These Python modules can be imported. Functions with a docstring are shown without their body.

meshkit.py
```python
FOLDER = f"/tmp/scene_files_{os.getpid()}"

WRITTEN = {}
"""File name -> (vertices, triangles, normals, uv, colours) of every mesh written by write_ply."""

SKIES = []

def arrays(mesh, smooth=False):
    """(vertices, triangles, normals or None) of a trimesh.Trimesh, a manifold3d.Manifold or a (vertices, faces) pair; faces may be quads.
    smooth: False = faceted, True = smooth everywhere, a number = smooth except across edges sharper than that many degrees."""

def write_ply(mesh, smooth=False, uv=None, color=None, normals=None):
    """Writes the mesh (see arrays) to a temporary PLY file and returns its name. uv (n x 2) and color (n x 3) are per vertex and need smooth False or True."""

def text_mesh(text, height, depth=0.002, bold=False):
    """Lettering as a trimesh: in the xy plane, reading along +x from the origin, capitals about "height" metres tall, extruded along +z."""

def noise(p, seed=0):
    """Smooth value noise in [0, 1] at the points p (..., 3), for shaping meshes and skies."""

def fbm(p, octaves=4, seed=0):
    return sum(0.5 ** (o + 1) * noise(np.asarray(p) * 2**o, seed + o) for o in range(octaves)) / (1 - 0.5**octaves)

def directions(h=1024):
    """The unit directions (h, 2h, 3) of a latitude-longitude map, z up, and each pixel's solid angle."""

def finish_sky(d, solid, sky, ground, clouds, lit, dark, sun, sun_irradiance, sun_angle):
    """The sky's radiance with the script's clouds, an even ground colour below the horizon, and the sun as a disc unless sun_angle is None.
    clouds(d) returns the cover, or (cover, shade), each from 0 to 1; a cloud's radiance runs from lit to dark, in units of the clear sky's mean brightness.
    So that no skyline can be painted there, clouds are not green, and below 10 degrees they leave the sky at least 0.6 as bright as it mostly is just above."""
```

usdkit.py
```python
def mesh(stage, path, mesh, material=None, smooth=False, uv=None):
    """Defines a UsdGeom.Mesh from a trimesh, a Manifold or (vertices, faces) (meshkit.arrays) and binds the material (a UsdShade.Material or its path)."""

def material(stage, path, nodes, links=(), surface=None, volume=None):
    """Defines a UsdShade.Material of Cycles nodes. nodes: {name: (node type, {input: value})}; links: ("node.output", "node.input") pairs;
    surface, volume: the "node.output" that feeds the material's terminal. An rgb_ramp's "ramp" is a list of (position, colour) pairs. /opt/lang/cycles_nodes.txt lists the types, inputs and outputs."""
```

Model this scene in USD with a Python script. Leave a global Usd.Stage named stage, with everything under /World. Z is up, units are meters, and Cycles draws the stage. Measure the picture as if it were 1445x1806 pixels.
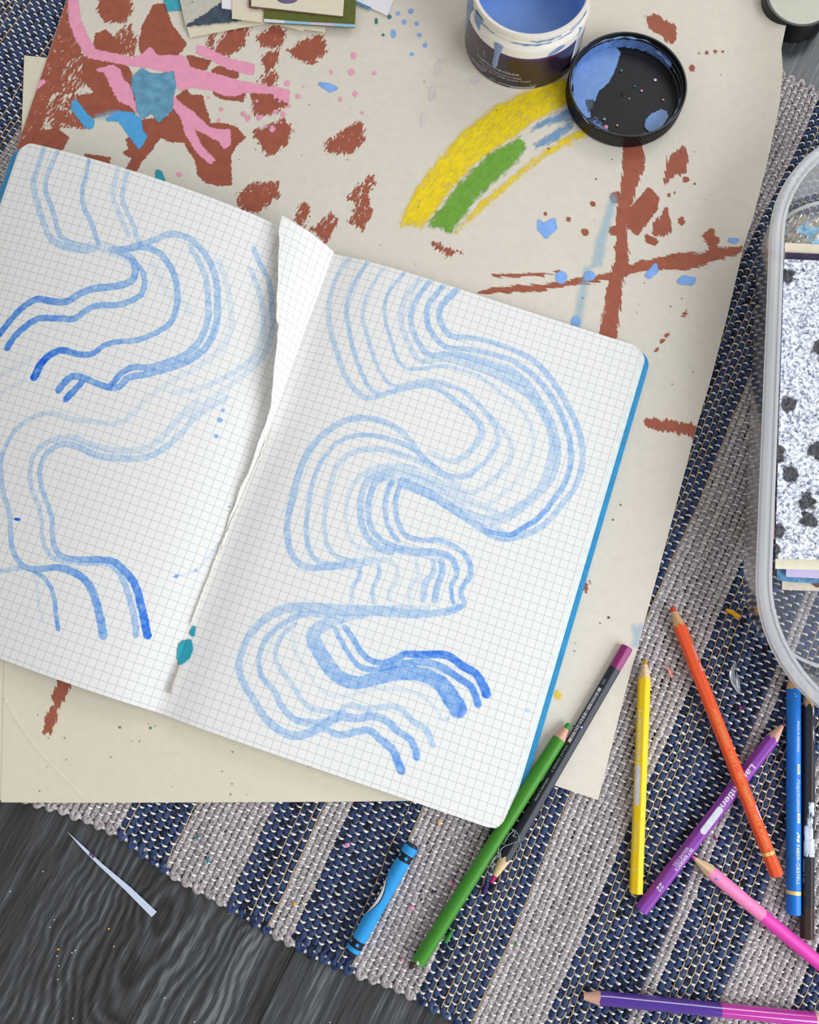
import math, random
import numpy as np, trimesh, shapely, shapely.affinity
from shapely.geometry import Polygon, LineString
from pxr import Usd, UsdGeom, UsdLux, UsdShade, Gf, Sdf
import usdkit, meshkit

stage = Usd.Stage.CreateInMemory()
UsdGeom.SetStageUpAxis(stage, UsdGeom.Tokens.z)
UsdGeom.SetStageMetersPerUnit(stage, 1.0)
stage.SetDefaultPrim(UsdGeom.Xform.Define(stage, '/World').GetPrim())
UsdGeom.Scope.Define(stage, '/World/Looks')
rng = np.random.default_rng(7)

# ---------------------------------------------------------------- camera, light, exposure
IW, IH, FPX, TILT, DIST = 1445, 1806, 1500.0, math.radians(11), 0.52
EYE = np.array([0, -DIST * math.sin(TILT), DIST * math.cos(TILT)])
RIGHT = np.array([1.0, 0, 0]); BACK = np.array([0, -math.sin(TILT), math.cos(TILT)]); UP = np.array([0, math.cos(TILT), math.sin(TILT)])
cam = UsdGeom.Camera.Define(stage, '/World/camera')
cam.AddTranslateOp().Set(Gf.Vec3d(*EYE)); cam.AddRotateXOp().Set(math.degrees(TILT))
cam.CreateHorizontalApertureAttr(36.0); cam.CreateVerticalApertureAttr(36.0 * IH / IW)
cam.CreateFocalLengthAttr(36.0 * FPX / IW); cam.CreateClippingRangeAttr(Gf.Vec2f(0.02, 50))
cam.CreateExposureAttr(0.0)

dome = UsdLux.DomeLight.Define(stage, '/World/room_light')          # soft light of the pale room
dome.CreateIntensityAttr(0.15); dome.CreateColorAttr(Gf.Vec3f(1.0, 0.985, 0.96))
def window_light(name, pos, target, w, h, intensity, color):
    l = UsdLux.RectLight.Define(stage, '/World/' + name)
    l.CreateWidthAttr(w); l.CreateHeightAttr(h); l.CreateIntensityAttr(intensity); l.CreateColorAttr(Gf.Vec3f(*color))
    pos, target = np.array(pos, float), np.array(target, float)
    z = pos - target; z /= np.linalg.norm(z); x = np.cross([0, 0, 1], z); x /= np.linalg.norm(x); y = np.cross(z, x)
    l.AddTransformOp().Set(Gf.Matrix4d(*x, 0, *y, 0, *z, 0, *pos, 1))
window_light('window_light', (0.88, -0.52, 0.66), (0, -0.10, 0), 0.9, 0.8, 6.1, (0.90, 0.955, 1.0))       # the near window, to the right
window_light('far_window_light', (1.04, 1.58, 1.60), (0, 0, 0), 0.75, 0.75, 4.6, (0.94, 0.975, 1.0))        # a second one, beyond the tub

def G(p, z=0.0):
    """Points of the photograph (pixels) laid on the level z."""
    p = np.atleast_2d(np.asarray(p, float)); z = np.broadcast_to(z, (len(p),))
    r = RIGHT * ((p[:, :1] - IW / 2) / FPX) + UP * ((IH / 2 - p[:, 1:]) / FPX) - BACK
    t = (z - EYE[2]) / r[:, 2]
    return EYE + t[:, None] * r
def to_px(P):
    q = np.atleast_2d(P) - EYE; d = -(q @ BACK)
    return np.stack([IW / 2 + FPX * (q @ RIGHT) / d, IH / 2 - FPX * (q @ UP) / d], 1)

# ---------------------------------------------------------------- helpers
used = {}
def free(parent, name):
    k = parent + '/' + name; n = used.get(k, 0); used[k] = n + 1
    return k if n == 0 else f'{k}_{n:03d}'
def pathof(p): return '/World' if p is None else str(p.GetPath())
def tag(prim, label=None, cat=None, group=None, kind=None):
    for k, v in (('label', label), ('category', cat), ('group', group), ('kind', kind)):
        if v: prim.SetCustomDataByKey(k, v)
    return prim
def thing(name, label, cat, matrix=None, loc=(0, 0, 0), group=None, kind=None):
    x = UsdGeom.Xform.Define(stage, free('/World', name))
    if matrix is not None: x.AddTransformOp().Set(matrix)
    else: x.AddTranslateOp().Set(Gf.Vec3d(*map(float, loc)))
    p = x.GetPrim(); p.SetCustomDataByKey('loc', Gf.Vec3d(*map(float, loc)))
    return tag(p, label, cat, group, kind)
def obj(name, mesh, mat, parent=None, smooth=False, uv=None, label=None):
    """One Mesh; under a thing placed by loc the vertices are given in world coordinates."""
    if isinstance(mesh, trimesh.Trimesh): v, f = np.array(mesh.vertices), np.array(mesh.faces)
    else: v, f = np.asarray(mesh[0], float), np.asarray(mesh[1], int)
    q = parent
    while q is not None and str(q.GetPath()) != '/World':      # the thing that carries this part
        if q.GetCustomDataByKey('loc') is not None: v = v - np.array(q.GetCustomDataByKey('loc'))
        q = q.GetParent()
    m = usdkit.mesh(stage, free(pathof(parent), name), (v, f), MATS[mat], smooth=smooth, uv=uv)
    m.CreateDoubleSidedAttr(True)
    return tag(m.GetPrim(), label)
def grid_faces(n, m, wrap=False):
    i, j = np.meshgrid(np.arange(n - 1), np.arange(m if wrap else m - 1), indexing='ij')
    k = (j + 1) % m
    return np.stack([i * m + j, (i + 1) * m + j, (i + 1) * m + k, i * m + k], -1).reshape(-1, 4)
def tris(q): return np.vstack([q[:, [0, 1, 2]], q[:, [0, 2, 3]]])
def join(parts):
    vs, fs, o = [], [], 0
    for v, f in parts:
        f = np.asarray(f)
        if f.shape[1] == 4: f = tris(f)
        vs.append(np.asarray(v, float)); fs.append(f + o); o += len(v)
    return np.vstack(vs), np.vstack(fs)
def smoothline(pts, step=1.5, closed=False):
    """Catmull-Rom through pts (n x k), resampled about every step."""
    p = np.asarray(pts, float)
    P = np.vstack([p[-1:], p, p[:2]]) if closed else np.vstack([2 * p[:1] - p[1:2], p, 2 * p[-1:] - p[-2:-1]])
    out = []
    for i in range(1, len(P) - 2):
        a, b, c, d = P[i - 1:i + 3]; n = max(2, int(np.linalg.norm((c - b)[:2]) / step)); t = np.linspace(0, 1, n, endpoint=False)[:, None]
        out.append(0.5 * (2 * b + (c - a) * t + (2 * a - 5 * b + 4 * c - d) * t ** 2 + (3 * b - a - 3 * c + d) * t ** 3))
    if not closed: out.append(p[-1:])
    return np.vstack(out)
def lathe(profile, n=64, center=(0, 0, 0)):
    pr = np.asarray(profile, float); a = np.arange(n) * 2 * math.pi / n
    v = np.stack([pr[:, :1] * np.cos(a), pr[:, :1] * np.sin(a), np.broadcast_to(pr[:, 1:], (len(pr), n))], -1).reshape(-1, 3) + np.array(center)
    return v, tris(grid_faces(len(pr), n, True)[:, ::-1])
def tube(p, r, k=8, cap=True):
    p = np.asarray(p, float); r = np.broadcast_to(r, (len(p),)); t = np.gradient(p, axis=0); t /= np.linalg.norm(t, axis=1, keepdims=True) + 1e-12
    s = np.cross(t, [0, 0, 1.0]); s /= np.linalg.norm(s, axis=1, keepdims=True) + 1e-9; u = np.cross(s, t); a = np.arange(k) * 2 * math.pi / k
    v = p[:, None] + r[:, None, None] * (np.cos(a)[None, :, None] * s[:, None] + np.sin(a)[None, :, None] * u[:, None])
    f = tris(grid_faces(len(p), k, True)); v = v.reshape(-1, 3)
    if cap:
        n = len(v); v = np.vstack([v, p[:1], p[-1:]]); i = np.arange(k); j = (i + 1) % k; o = (len(p) - 1) * k
        f = np.vstack([f, np.stack([np.full(k, n), i, j], 1), np.stack([np.full(k, n + 1), o + j, o + i], 1)])
    return v, f
def slab(poly_xy, z0, z1):
    """Prism of a polygon outline; z0, z1 may be arrays over the outline."""
    pg = Polygon(poly_xy)
    if pg.exterior.is_ccw is False: pg = Polygon(list(pg.exterior.coords)[::-1])
    return trimesh.creation.extrude_polygon(pg, z1 - z0).apply_translation([0, 0, z0])
def sheet_mesh(poly, zfun, th=0.00025, cell=0.006):
    """A thin sheet of paper: outline poly (world xy), lying on the height zfun(x, y)."""
    pg = Polygon(poly).buffer(0); x0, y0, x1, y1 = pg.bounds
    ring = pg.exterior.segmentize(cell).coords[:-1]
    gx, gy = np.meshgrid(np.arange(x0, x1, cell), np.arange(y0, y1, cell)); g = np.stack([gx.ravel(), gy.ravel()], 1)
    inner = pg.buffer(-cell * 0.5); g = g[shapely.contains_xy(inner, g[:, 0], g[:, 1])]
    from scipy.spatial import Delaunay
    P = np.vstack([np.array(ring), g]); T = Delaunay(P).simplices; c = P[T].mean(1)
    T = T[shapely.contains_xy(pg.buffer(1e-7), c[:, 0], c[:, 1])]
    a = P[T]; sgn = np.cross(a[:, 1] - a[:, 0], a[:, 2] - a[:, 0]); T[sgn < 0] = T[sgn < 0][:, ::-1]
    z = zfun(P[:, 0], P[:, 1]); n = len(P); m = len(ring)
    top = np.column_stack([P, z + th]); bot = np.column_stack([P, z]); i = np.arange(m); j = (i + 1) % m
    ccw = Polygon(ring).exterior.is_ccw
    side = np.stack([i, j, j + n, i + n], 1)
    side = side[:, ::-1] if ccw else side
    return np.vstack([top, bot]), np.vstack([T, T[:, ::-1] + n, tris(side)])

# ---------------------------------------------------------------- materials
def lin(c):
    c = np.asarray(c, float) / 255.0
    return tuple(np.where(c <= 0.04045, c / 12.92, ((c + 0.055) / 1.055) ** 2.4))
MATS = {}
def mat(name, nodes, links, surface):
    MATS[name] = usdkit.material(stage, '/World/Looks/' + name, nodes, links, surface=surface); return name
def plain(name, c, rough=0.5, spec=0.5, coat=0.0, var=0.08, scale=300, bump=0.0, metal=0.0, bscale=None):
    a = np.array(lin(c)); n = {'co': ('texture_coordinate', {}), 'n': ('noise_texture', {'scale': scale, 'detail': 4.0}),
        'r': ('rgb_ramp', {'ramp': [(0.3, tuple(a * (1 - var))), (0.7, tuple(np.minimum(a * (1 + var), 1)))]}),
        'p': ('principled_bsdf', {'roughness': rough, 'specular_ior_level': spec, 'coat_weight': coat, 'metallic': metal})}
    l = [('co.object', 'n.vector'), ('n.fac', 'r.fac'), ('r.color', 'p.base_color')]
    if bump:
        n['n2'] = ('noise_texture', {'scale': bscale or scale * 3, 'detail': 3.0}); n['b'] = ('bump', {'strength': bump, 'distance': 0.0003})
        l += [('co.object', 'n2.vector'), ('n2.fac', 'b.height'), ('b.normal', 'p.normal')]
    return mat(name, n, l, 'p.BSDF')
def paint(name, c, amp=0.6, scale=700, edge=0.12, rough=0.45, streak=(1, 1, 1), rot=0.0, var=0.1, strength=1.0):
    """Paint dragged over paper: uv.x is the distance inside the outline (mm / 2), uv.y the load of the brush."""
    a = np.minimum(np.array(lin(c)) * 1.2, 0.95)
    n = {'uv': ('uvmap', {'attribute': 'st'}), 's': ('separate_xyz', {}), 'co': ('texture_coordinate', {}),
         'vr': ('vector_rotate', {'rotate_type': 'z_axis', 'angle': rot}), 'mp': ('mapping', {'mapping_type': 'point', 'scale': streak}),
         'n': ('noise_texture', {'scale': scale, 'detail': 3.0, 'roughness': 0.65, 'distortion': 0.6}),
         'm1': ('math', {'math_type': 'multiply_add', 'value2': amp, 'value3': -amp * 0.5}), 'm2': ('math', {'math_type': 'add'}), 'm3': ('math', {'math_type': 'add'}),
         'mr': ('map_range', {'range_type': 'smoothstep', 'from_min': -edge, 'from_max': edge, 'to_min': 0.0, 'to_max': strength, 'clamp': True}),
         'n2': ('noise_texture', {'scale': 160.0, 'detail': 3.0}), 'r': ('rgb_ramp', {'ramp': [(0.3, tuple(a * (1 - var))), (0.7, tuple(np.minimum(a * (1 + var), 1)))]}),
         'b': ('bump', {'strength': 0.25, 'distance': 0.0003}), 'p': ('principled_bsdf', {'roughness': rough, 'specular_ior_level': 0.35}), 't': ('transparent_bsdf', {}), 'x': ('mix_closure', {})}
    l = [('uv.UV', 's.vector'), ('co.object', 'vr.vector'), ('vr.vector', 'mp.vector'), ('mp.vector', 'n.vector'), ('n.fac', 'm1.value1'), ('m1.value', 'm2.value1'), ('s.x', 'm2.value2'),
         ('m2.value', 'm3.value1'), ('s.y', 'm3.value2'), ('m3.value', 'mr.value'), ('co.object', 'n2.vector'), ('n2.fac', 'r.fac'), ('r.color', 'p.base_color'), ('n.fac', 'b.height'), ('b.normal', 'p.normal'),
         ('mr.result', 'x.fac'), ('t.BSDF', 'x.closure1'), ('p.BSDF', 'x.closure2')]
    return mat(name, n, l, 'x.closure')
def watercolour(name):
    d = np.linspace(0, 1.5, 24)
    ramp = [(x / 1.5, tuple(np.exp(-x * np.array([1.52, 0.80, 0.035])))) for x in d]
    n = {'uv': ('uvmap', {'attribute': 'st'}), 's': ('separate_xyz', {}), 'co': ('texture_coordinate', {}),
         'n': ('noise_texture', {'scale': 260.0, 'detail': 4.0, 'roughness': 0.6}), 'mn': ('map_range', {'from_min': 0.3, 'from_max': 0.7, 'to_min': 0.55, 'to_max': 1.45}),
         'ab': ('math', {'math_type': 'absolute'}), 'ed': ('map_range', {'range_type': 'smoothstep', 'from_min': 0.6, 'from_max': 0.97, 'to_min': 0.9, 'to_max': 1.28, 'clamp': True}),
         'ne': ('noise_texture', {'scale': 420.0, 'detail': 2.0}), 'na': ('math', {'math_type': 'multiply_add', 'value2': 0.5, 'value3': -0.25}), 'aa': ('math', {'math_type': 'add'}),
         'fe': ('map_range', {'range_type': 'smoothstep', 'from_min': 0.8, 'from_max': 1.04, 'to_min': 1.0, 'to_max': 0.0, 'clamp': True}),
         'a': ('math', {'math_type': 'multiply'}), 'b': ('math', {'math_type': 'multiply'}), 'f': ('math', {'math_type': 'multiply'}), 'c': ('math', {'math_type': 'multiply', 'value2': 1 / 1.5, 'use_clamp': True}),
         'r': ('rgb_ramp', {'ramp': ramp}), 't': ('transparent_bsdf', {})}
    l = [('uv.UV', 's.vector'), ('co.object', 'n.vector'), ('n.fac', 'mn.value'), ('s.x', 'ab.value1'), ('ab.value', 'ed.value'), ('co.object', 'ne.vector'), ('ne.fac', 'na.value1'), ('na.value', 'aa.value1'), ('ab.value', 'aa.value2'), ('aa.value', 'fe.value'),
         ('mn.result', 'a.value1'), ('ed.result', 'a.value2'), ('a.value', 'b.value1'), ('s.y', 'b.value2'), ('b.value', 'f.value1'), ('fe.result', 'f.value2'), ('f.value', 'c.value1'), ('c.value', 'r.fac'), ('r.color', 't.color')]
    return mat(name, n, l, 't.BSDF')
def squared_paper(name, line=(178, 183, 188)):
    """Pages ruled in 5 mm squares: uv in units of one square."""
    n = {'uv': ('uvmap', {'attribute': 'st'}), 's': ('separate_xyz', {}), 'co': ('texture_coordinate', {})}
    l = [('uv.UV', 's.vector')]
    for k in 'xy':
        n |= {k + 'f': ('math', {'math_type': 'fraction'}), k + 'c': ('math', {'math_type': 'subtract', 'value2': 0.5}), k + 'a': ('math', {'math_type': 'absolute'}),
              k + 'm': ('map_range', {'range_type': 'smoothstep', 'from_min': 0.018, 'from_max': 0.038, 'to_min': 0.85, 'to_max': 0.0, 'clamp': True})}
        l += [('s.' + k, k + 'f.value1'), (k + 'f.value', k + 'c.value1'), (k + 'c.value', k + 'a.value1'), (k + 'a.value', k + 'm.value')]
    n |= {'mx': ('math', {'math_type': 'maximum'}), 'n': ('noise_texture', {'scale': 900.0, 'detail': 3.0}), 'nw': ('noise_texture', {'scale': 26.0, 'detail': 2.0}),
          'b2': ('bump', {'strength': 0.35, 'distance': 0.0012}), 'b': ('bump', {'strength': 0.15, 'distance': 0.0001}),
          'c': ('mix_color', {'a': lin((243, 242, 240)), 'b': lin(line)}), 'p': ('principled_bsdf', {'roughness': 0.75, 'specular_ior_level': 0.25})}
    l += [('xm.result', 'mx.value1'), ('ym.result', 'mx.value2'), ('mx.value', 'c.fac'), ('c.result', 'p.base_color'), ('co.object', 'n.vector'), ('co.object', 'nw.vector'), ('nw.fac', 'b2.height'), ('b2.normal', 'b.normal'), ('n.fac', 'b.height'), ('b.normal', 'p.normal')]
    return mat(name, n, l, 'p.BSDF')
def yarn(name, stops, scale, twist=0.0, tw_scale=60.0, var_scale=90.0, rough=0.9, fibre=0.6):
    """stops: colour ramp over a patchy noise; twist adds slanted strands (uv.x along in mm, uv.y round)."""
    n = {'co': ('texture_coordinate', {}), 'vr': ('vector_rotate', {'rotate_type': 'z_axis', 'angle': PHI}), 'mp': ('mapping', {'scale': (2.6, 1.0, 2.6)}), 'uv': ('uvmap', {'attribute': 'st'}),
         'n': ('noise_texture', {'scale': var_scale, 'detail': 5.0, 'roughness': 0.72}), 'oi': ('object_info', {}), 'ov': ('math', {'math_type': 'multiply_add', 'value2': 0.16, 'value3': -0.08}),
         'ad': ('math', {'math_type': 'add'}), 'r': ('rgb_ramp', {'ramp': [(p, lin(c)) for p, c in stops]}),
         'nf': ('noise_texture', {'scale': scale, 'detail': 3.0}), 'b': ('bump', {'strength': fibre, 'distance': 0.0005}),
         'p': ('principled_bsdf', {'roughness': rough, 'specular_ior_level': 0.15, 'sheen_weight': 0.15})}
    l = [('co.object', 'vr.vector'), ('vr.vector', 'mp.vector'), ('mp.vector', 'n.vector'), ('oi.random', 'ov.value1'), ('ov.value', 'ad.value1'), ('n.fac', 'ad.value2'),
         ('r.color', 'p.base_color'), ('mp.vector', 'nf.vector'), ('b.normal', 'p.normal')]
    if twist:                                       # slanted strands of a plied yarn
        n |= {'su': ('separate_xyz', {}), 'sl': ('math', {'math_type': 'multiply_add', 'value2': 0.20}), 'sx': ('math', {'math_type': 'multiply', 'value2': 0.20}), 'cv': ('combine_xyz', {}), 'w': ('noise_texture', {'scale': 3.6, 'detail': 3.0, 'roughness': 0.7}), 'a2': ('mix_float', {'fac': 0.72})}
        l += [('uv.UV', 'su.vector'), ('su.x', 'sl.value1'), ('su.y', 'sl.value3'), ('su.x', 'sx.value1'), ('sx.value', 'cv.x'), ('sl.value', 'cv.y'), ('oi.random', 'zz.value1'), ('zz.value', 'cv.z'), ('cv.vector', 'w.vector'), ('ad.value', 'a2.a'), ('w.fac', 'a2.b'), ('a2.result', 'r.fac'), ('w.fac', 'b.height')]
        n['zz'] = ('math', {'math_type': 'multiply', 'value2': 50.0})
    else: l += [('ad.value', 'r.fac'), ('nf.fac', 'b.height')]
    return mat(name, n, l, 'p.BSDF')
def planks(name, knot):
    n = {'co': ('texture_coordinate', {}), 'vr': ('vector_rotate', {'rotate_type': 'z_axis', 'angle': PHI}), 'mp': ('mapping', {'scale': (1.0, 0.014, 1.0)}), 'mp2': ('mapping', {'scale': (1.0, 0.05, 1.0)}),
         'n1': ('noise_texture', {'scale': 330.0, 'detail': 5.0, 'roughness': 0.62}), 'n2': ('noise_texture', {'scale': 46.0, 'detail': 3.0, 'roughness': 0.6}), 'n3': ('noise_texture', {'scale': 900.0, 'detail': 3.0}),
         'a': ('mix_float', {'fac': 0.5}), 'r': ('rgb_ramp', {'ramp': [(0.38, lin((16, 16, 17))), (0.45, lin((44, 45, 47))), (0.53, lin((68, 70, 73))), (0.62, lin((118, 122, 127)))]}),
         'b': ('bump', {'strength': 0.5, 'distance': 0.0006}), 'p': ('principled_bsdf', {'roughness': 0.33, 'specular_ior_level': 0.6})}
    l = [('co.object', 'vr.vector'), ('vr.vector', 'mp.vector'), ('vr.vector', 'mp2.vector'), ('mp.vector', 'n1.vector'), ('mp.vector', 'n2.vector'), ('mp2.vector', 'n3.vector'), ('n2.fac', 'a.a')]
    if knot:
        n |= {'nd': ('noise_texture', {'scale': 22.0, 'detail': 3.0}), 'dv': ('vector_math', {'math_type': 'scale', 'scale': 0.02}), 'sb': ('vector_math', {'math_type': 'subtract', 'vector2': (KNOT[0], KNOT[1], 0)}),
              'sq': ('mapping', {'scale': (1.0, 0.30, 0.0)}), 'sh': ('vector_math', {'math_type': 'add'}), 'ln': ('vector_math', {'math_type': 'length'}),
              'fr': ('math', {'math_type': 'multiply', 'value2': 1250.0}), 'si': ('math', {'math_type': 'sine'}), 'sm': ('math', {'math_type': 'multiply_add', 'value2': 0.18, 'value3': 0.48}),
              'fd': ('map_range', {'range_type': 'smoothstep', 'from_min': 0.045, 'from_max': 0.085, 'to_min': 0.8, 'to_max': 0.0, 'clamp': True}), 'mk': ('mix_float', {})}
        l += [('vr.vector', 'sb.vector1'), ('sb.vector', 'sq.vector'), ('vr.vector', 'nd.vector'), ('nd.color', 'dv.vector1'), ('sq.vector', 'sh.vector1'), ('dv.vector', 'sh.vector2'), ('sh.vector', 'ln.vector1'),
              ('ln.value', 'fr.value1'), ('fr.value', 'si.value1'), ('si.value', 'sm.value1'), ('ln.value', 'fd.value'), ('fd.result', 'mk.fac'), ('n1.fac', 'mk.a'), ('sm.value', 'mk.b'), ('mk.result', 'a.b')]
    else: l += [('n1.fac', 'a.b')]
    n |= {'a2': ('mix_float', {'fac': 0.28})}
    l += [('a.result', 'a2.a'), ('n3.fac', 'a2.b'), ('a2.result', 'r.fac'), ('r.color', 'p.base_color'), ('a2.result', 'b.height'), ('b.normal', 'p.normal')]
    return mat(name, n, l, 'p.BSDF')

PHI = math.radians(27)                        # the rug and the floor boards run 27 degrees off the picture's upright
EU = np.array([math.cos(PHI), -math.sin(PHI)]); ET = np.array([math.sin(PHI), math.cos(PHI)])
def UT(px, z=0.004):
    P = G(px, z)[:, :2]; return P @ EU, P @ ET
KNOT = [float(a[0]) for a in UT((372, 1540), 0.0)]

plain('kraft', (226, 218, 204), 0.85, 0.2, var=0.03, scale=220, bump=0.2, bscale=1600)
plain('kraft_pale', (228, 219, 198), 0.85, 0.2, var=0.025, scale=200, bump=0.2, bscale=1600)
plain('kraft_crease', (203, 188, 158), 0.85, 0.2)
squared_paper('squared')
watercolour('watercolour')
plain('page_edge', (240, 239, 234), 0.8, 0.2)
plain('page_edge_blue', (205, 228, 238), 0.8, 0.2)
plain('cover_blue', (46, 150, 205), 0.4, 0.5, var=0.12, scale=200)
plain('torn_paper', (233, 229, 220), 0.9, 0.1)
plain('curl_paper', (185, 176, 166), 0.9, 0.1)
paint('teal_paint', (38, 150, 168), 0.25, 500)
paint('brown_dry', (152, 82, 62), 3.4, 620, 0.10, 0.6, streak=(1, 0.35, 1), rot=math.radians(25))
paint('brown_solid', (150, 80, 60), 0.8, 520, 0.08, 0.55)
paint('brown_streak', (153, 84, 64), 2.2, 420, 0.10, 0.6, streak=(1, 0.22, 1), rot=math.radians(-8))
paint('brown_flat', (153, 84, 62), 2.0, 420, 0.10, 0.6, streak=(0.2, 1, 1), rot=math.radians(12))
paint('pink_paint', (226, 150, 178), 0.8, 520, 0.09, 0.5, var=0.06)
paint('blue_swirl', (96, 148, 176), 0.6, 420, 0.12, 0.5, var=0.22)
paint('sky_paint', (78, 158, 212), 0.5, 500, 0.1, 0.5)
paint('cornflower', (124, 164, 226), 0.35, 500, 0.1, 0.5)
paint('pale_wash', (150, 190, 215), 0.9, 160, 0.5, 0.8, strength=0.45)
paint('white_scuff', (214, 207, 205), 0.8, 500, 0.2, 0.8, strength=0.8)
paint('yellow_crayon', (238, 200, 26), 2.2, 480, 0.5, 0.6, streak=(0.35, 1, 1), rot=math.radians(-48))
paint('green_crayon', (104, 158, 48), 2.4, 480, 0.5, 0.6, streak=(0.35, 1, 1), rot=math.radians(-48))
paint('blue_crayon', (110, 150, 190), 2.2, 480, 0.5, 0.6, streak=(0.35, 1, 1), rot=math.radians(-40))
paint('dark_speck', (70, 55, 48), 0.2, 500, 0.1, 0.7)
paint('green_speck', (60, 120, 110), 0.2, 500, 0.1, 0.7)
paint('ink', (36, 70, 170), 0.2, 500, 0.1, 0.5)
yarn('navy_yarn', [(0.32, (14, 15, 24)), (0.43, (36, 46, 78)), (0.52, (64, 90, 146)), (0.60, (62, 64, 84)), (0.70, (102, 128, 178))], 2200, var_scale=130, fibre=0.9)
yarn('taupe_yarn', [(0.36, (92, 83, 88)), (0.45, (150, 140, 145)), (0.54, (202, 193, 196)), (0.64, (246, 242, 242))], 1800, twist=True, var_scale=500, fibre=0.9)
yarn('cream_thread', [(0.3, (226, 221, 210)), (0.6, (252, 250, 246))], 1500, var_scale=150)
yarn('tan_thread', [(0.3, (150, 122, 88)), (0.6, (208, 186, 150))], 1500, var_scale=150)
planks('floor_knot', True); planks('floor_straight', False)
# ---------------------------------------------------------------- floor
fl = tag(UsdGeom.Xform.Define(stage, '/World/floor').GetPrim(), 'charcoal grey wood plank floor with dark grain', None, None, 'structure')
SEAM = float(UT((526, 1663), 0)[0][0]); PW = 0.195
def plank(u0, u1, t0, t1, m):
    g = 0.00002; b = 0.0006
    lo, hi = np.array([[u0 + g, t0 + g], [u1 - g, t0 + g], [u1 - g, t1 - g], [u0 + g, t1 - g]]), np.array([[u0 + g + b, t0 + g + b], [u1 - g - b, t0 + g + b], [u1 - g - b, t1 - g - b], [u0 + g + b, t1 - g - b]])
    w = lambda q: q[:, :1] * EU + q[:, 1:] * ET
    v = np.vstack([np.column_stack([w(lo), np.full(4, -0.008)]), np.column_stack([w(lo), np.full(4, -b)]), np.column_stack([w(hi), np.zeros(4)])])
    f = [[8, 9, 10, 11]]
    for k in range(4):
        j = (k + 1) % 4; f += [[k, j, j + 4, k + 4], [k + 4, j + 4, j + 8, k + 8]]
    obj('plank', (v, tris(np.array(f))), m, fl)
for k in range(-4, 5):
    u1 = SEAM + PW * k
    for t0, t1 in ((-1.1, 0.14 + 0.3 * (k % 3) - 0.25), (0.14 + 0.3 * (k % 3) - 0.25, 1.3)):
        plank(u1 - PW, u1, t0, t1, 'floor_knot' if k == 0 and t0 < -1 else 'floor_straight')

# ---------------------------------------------------------------- the outlines of the sheets on the rug (pixels -> world)
ZP, ZQ, ZR = 0.0049, 0.0054, 0.0046           # plain sheet, painted sheet, under sheet
PAINTED = np.vstack([G([(180, -190), (118, 0), (30, 262), (-55, 520), (-270, 1050), (-262, 1062)], ZQ), G([(600, 1262), (915, 1364), (1055, 1411), (1100, 1232), (1145, 1067), (1191, 897), (1227, 760), (1252, 676), (1283, 557), (1311, 438), (1328, 383), (1346, 304), (1366, 200), (1372, 140), (1370, 100), (1379, 52), (1379, 48), (1352, 40), (1344, 10), (1342, -190)], ZQ)])[:, :2]
PLAIN = G([(43, 98), (80, 102), (500, 140), (860, 700), (850, 1411), (600, 1414), (150, 1416), (2, 1415), (6, 1230), (8, 1160), (36, 300)], ZP)[:, :2]
UNDER = G([(-60, 1120), (16, 1110), (14, 1250), (60, 1380), (20, 1411), (-60, 1411)], ZR)[:, :2]
hidden = shapely.union_all([Polygon(PAINTED).buffer(0), Polygon(PLAIN).buffer(0)]).buffer(-0.012)

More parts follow.
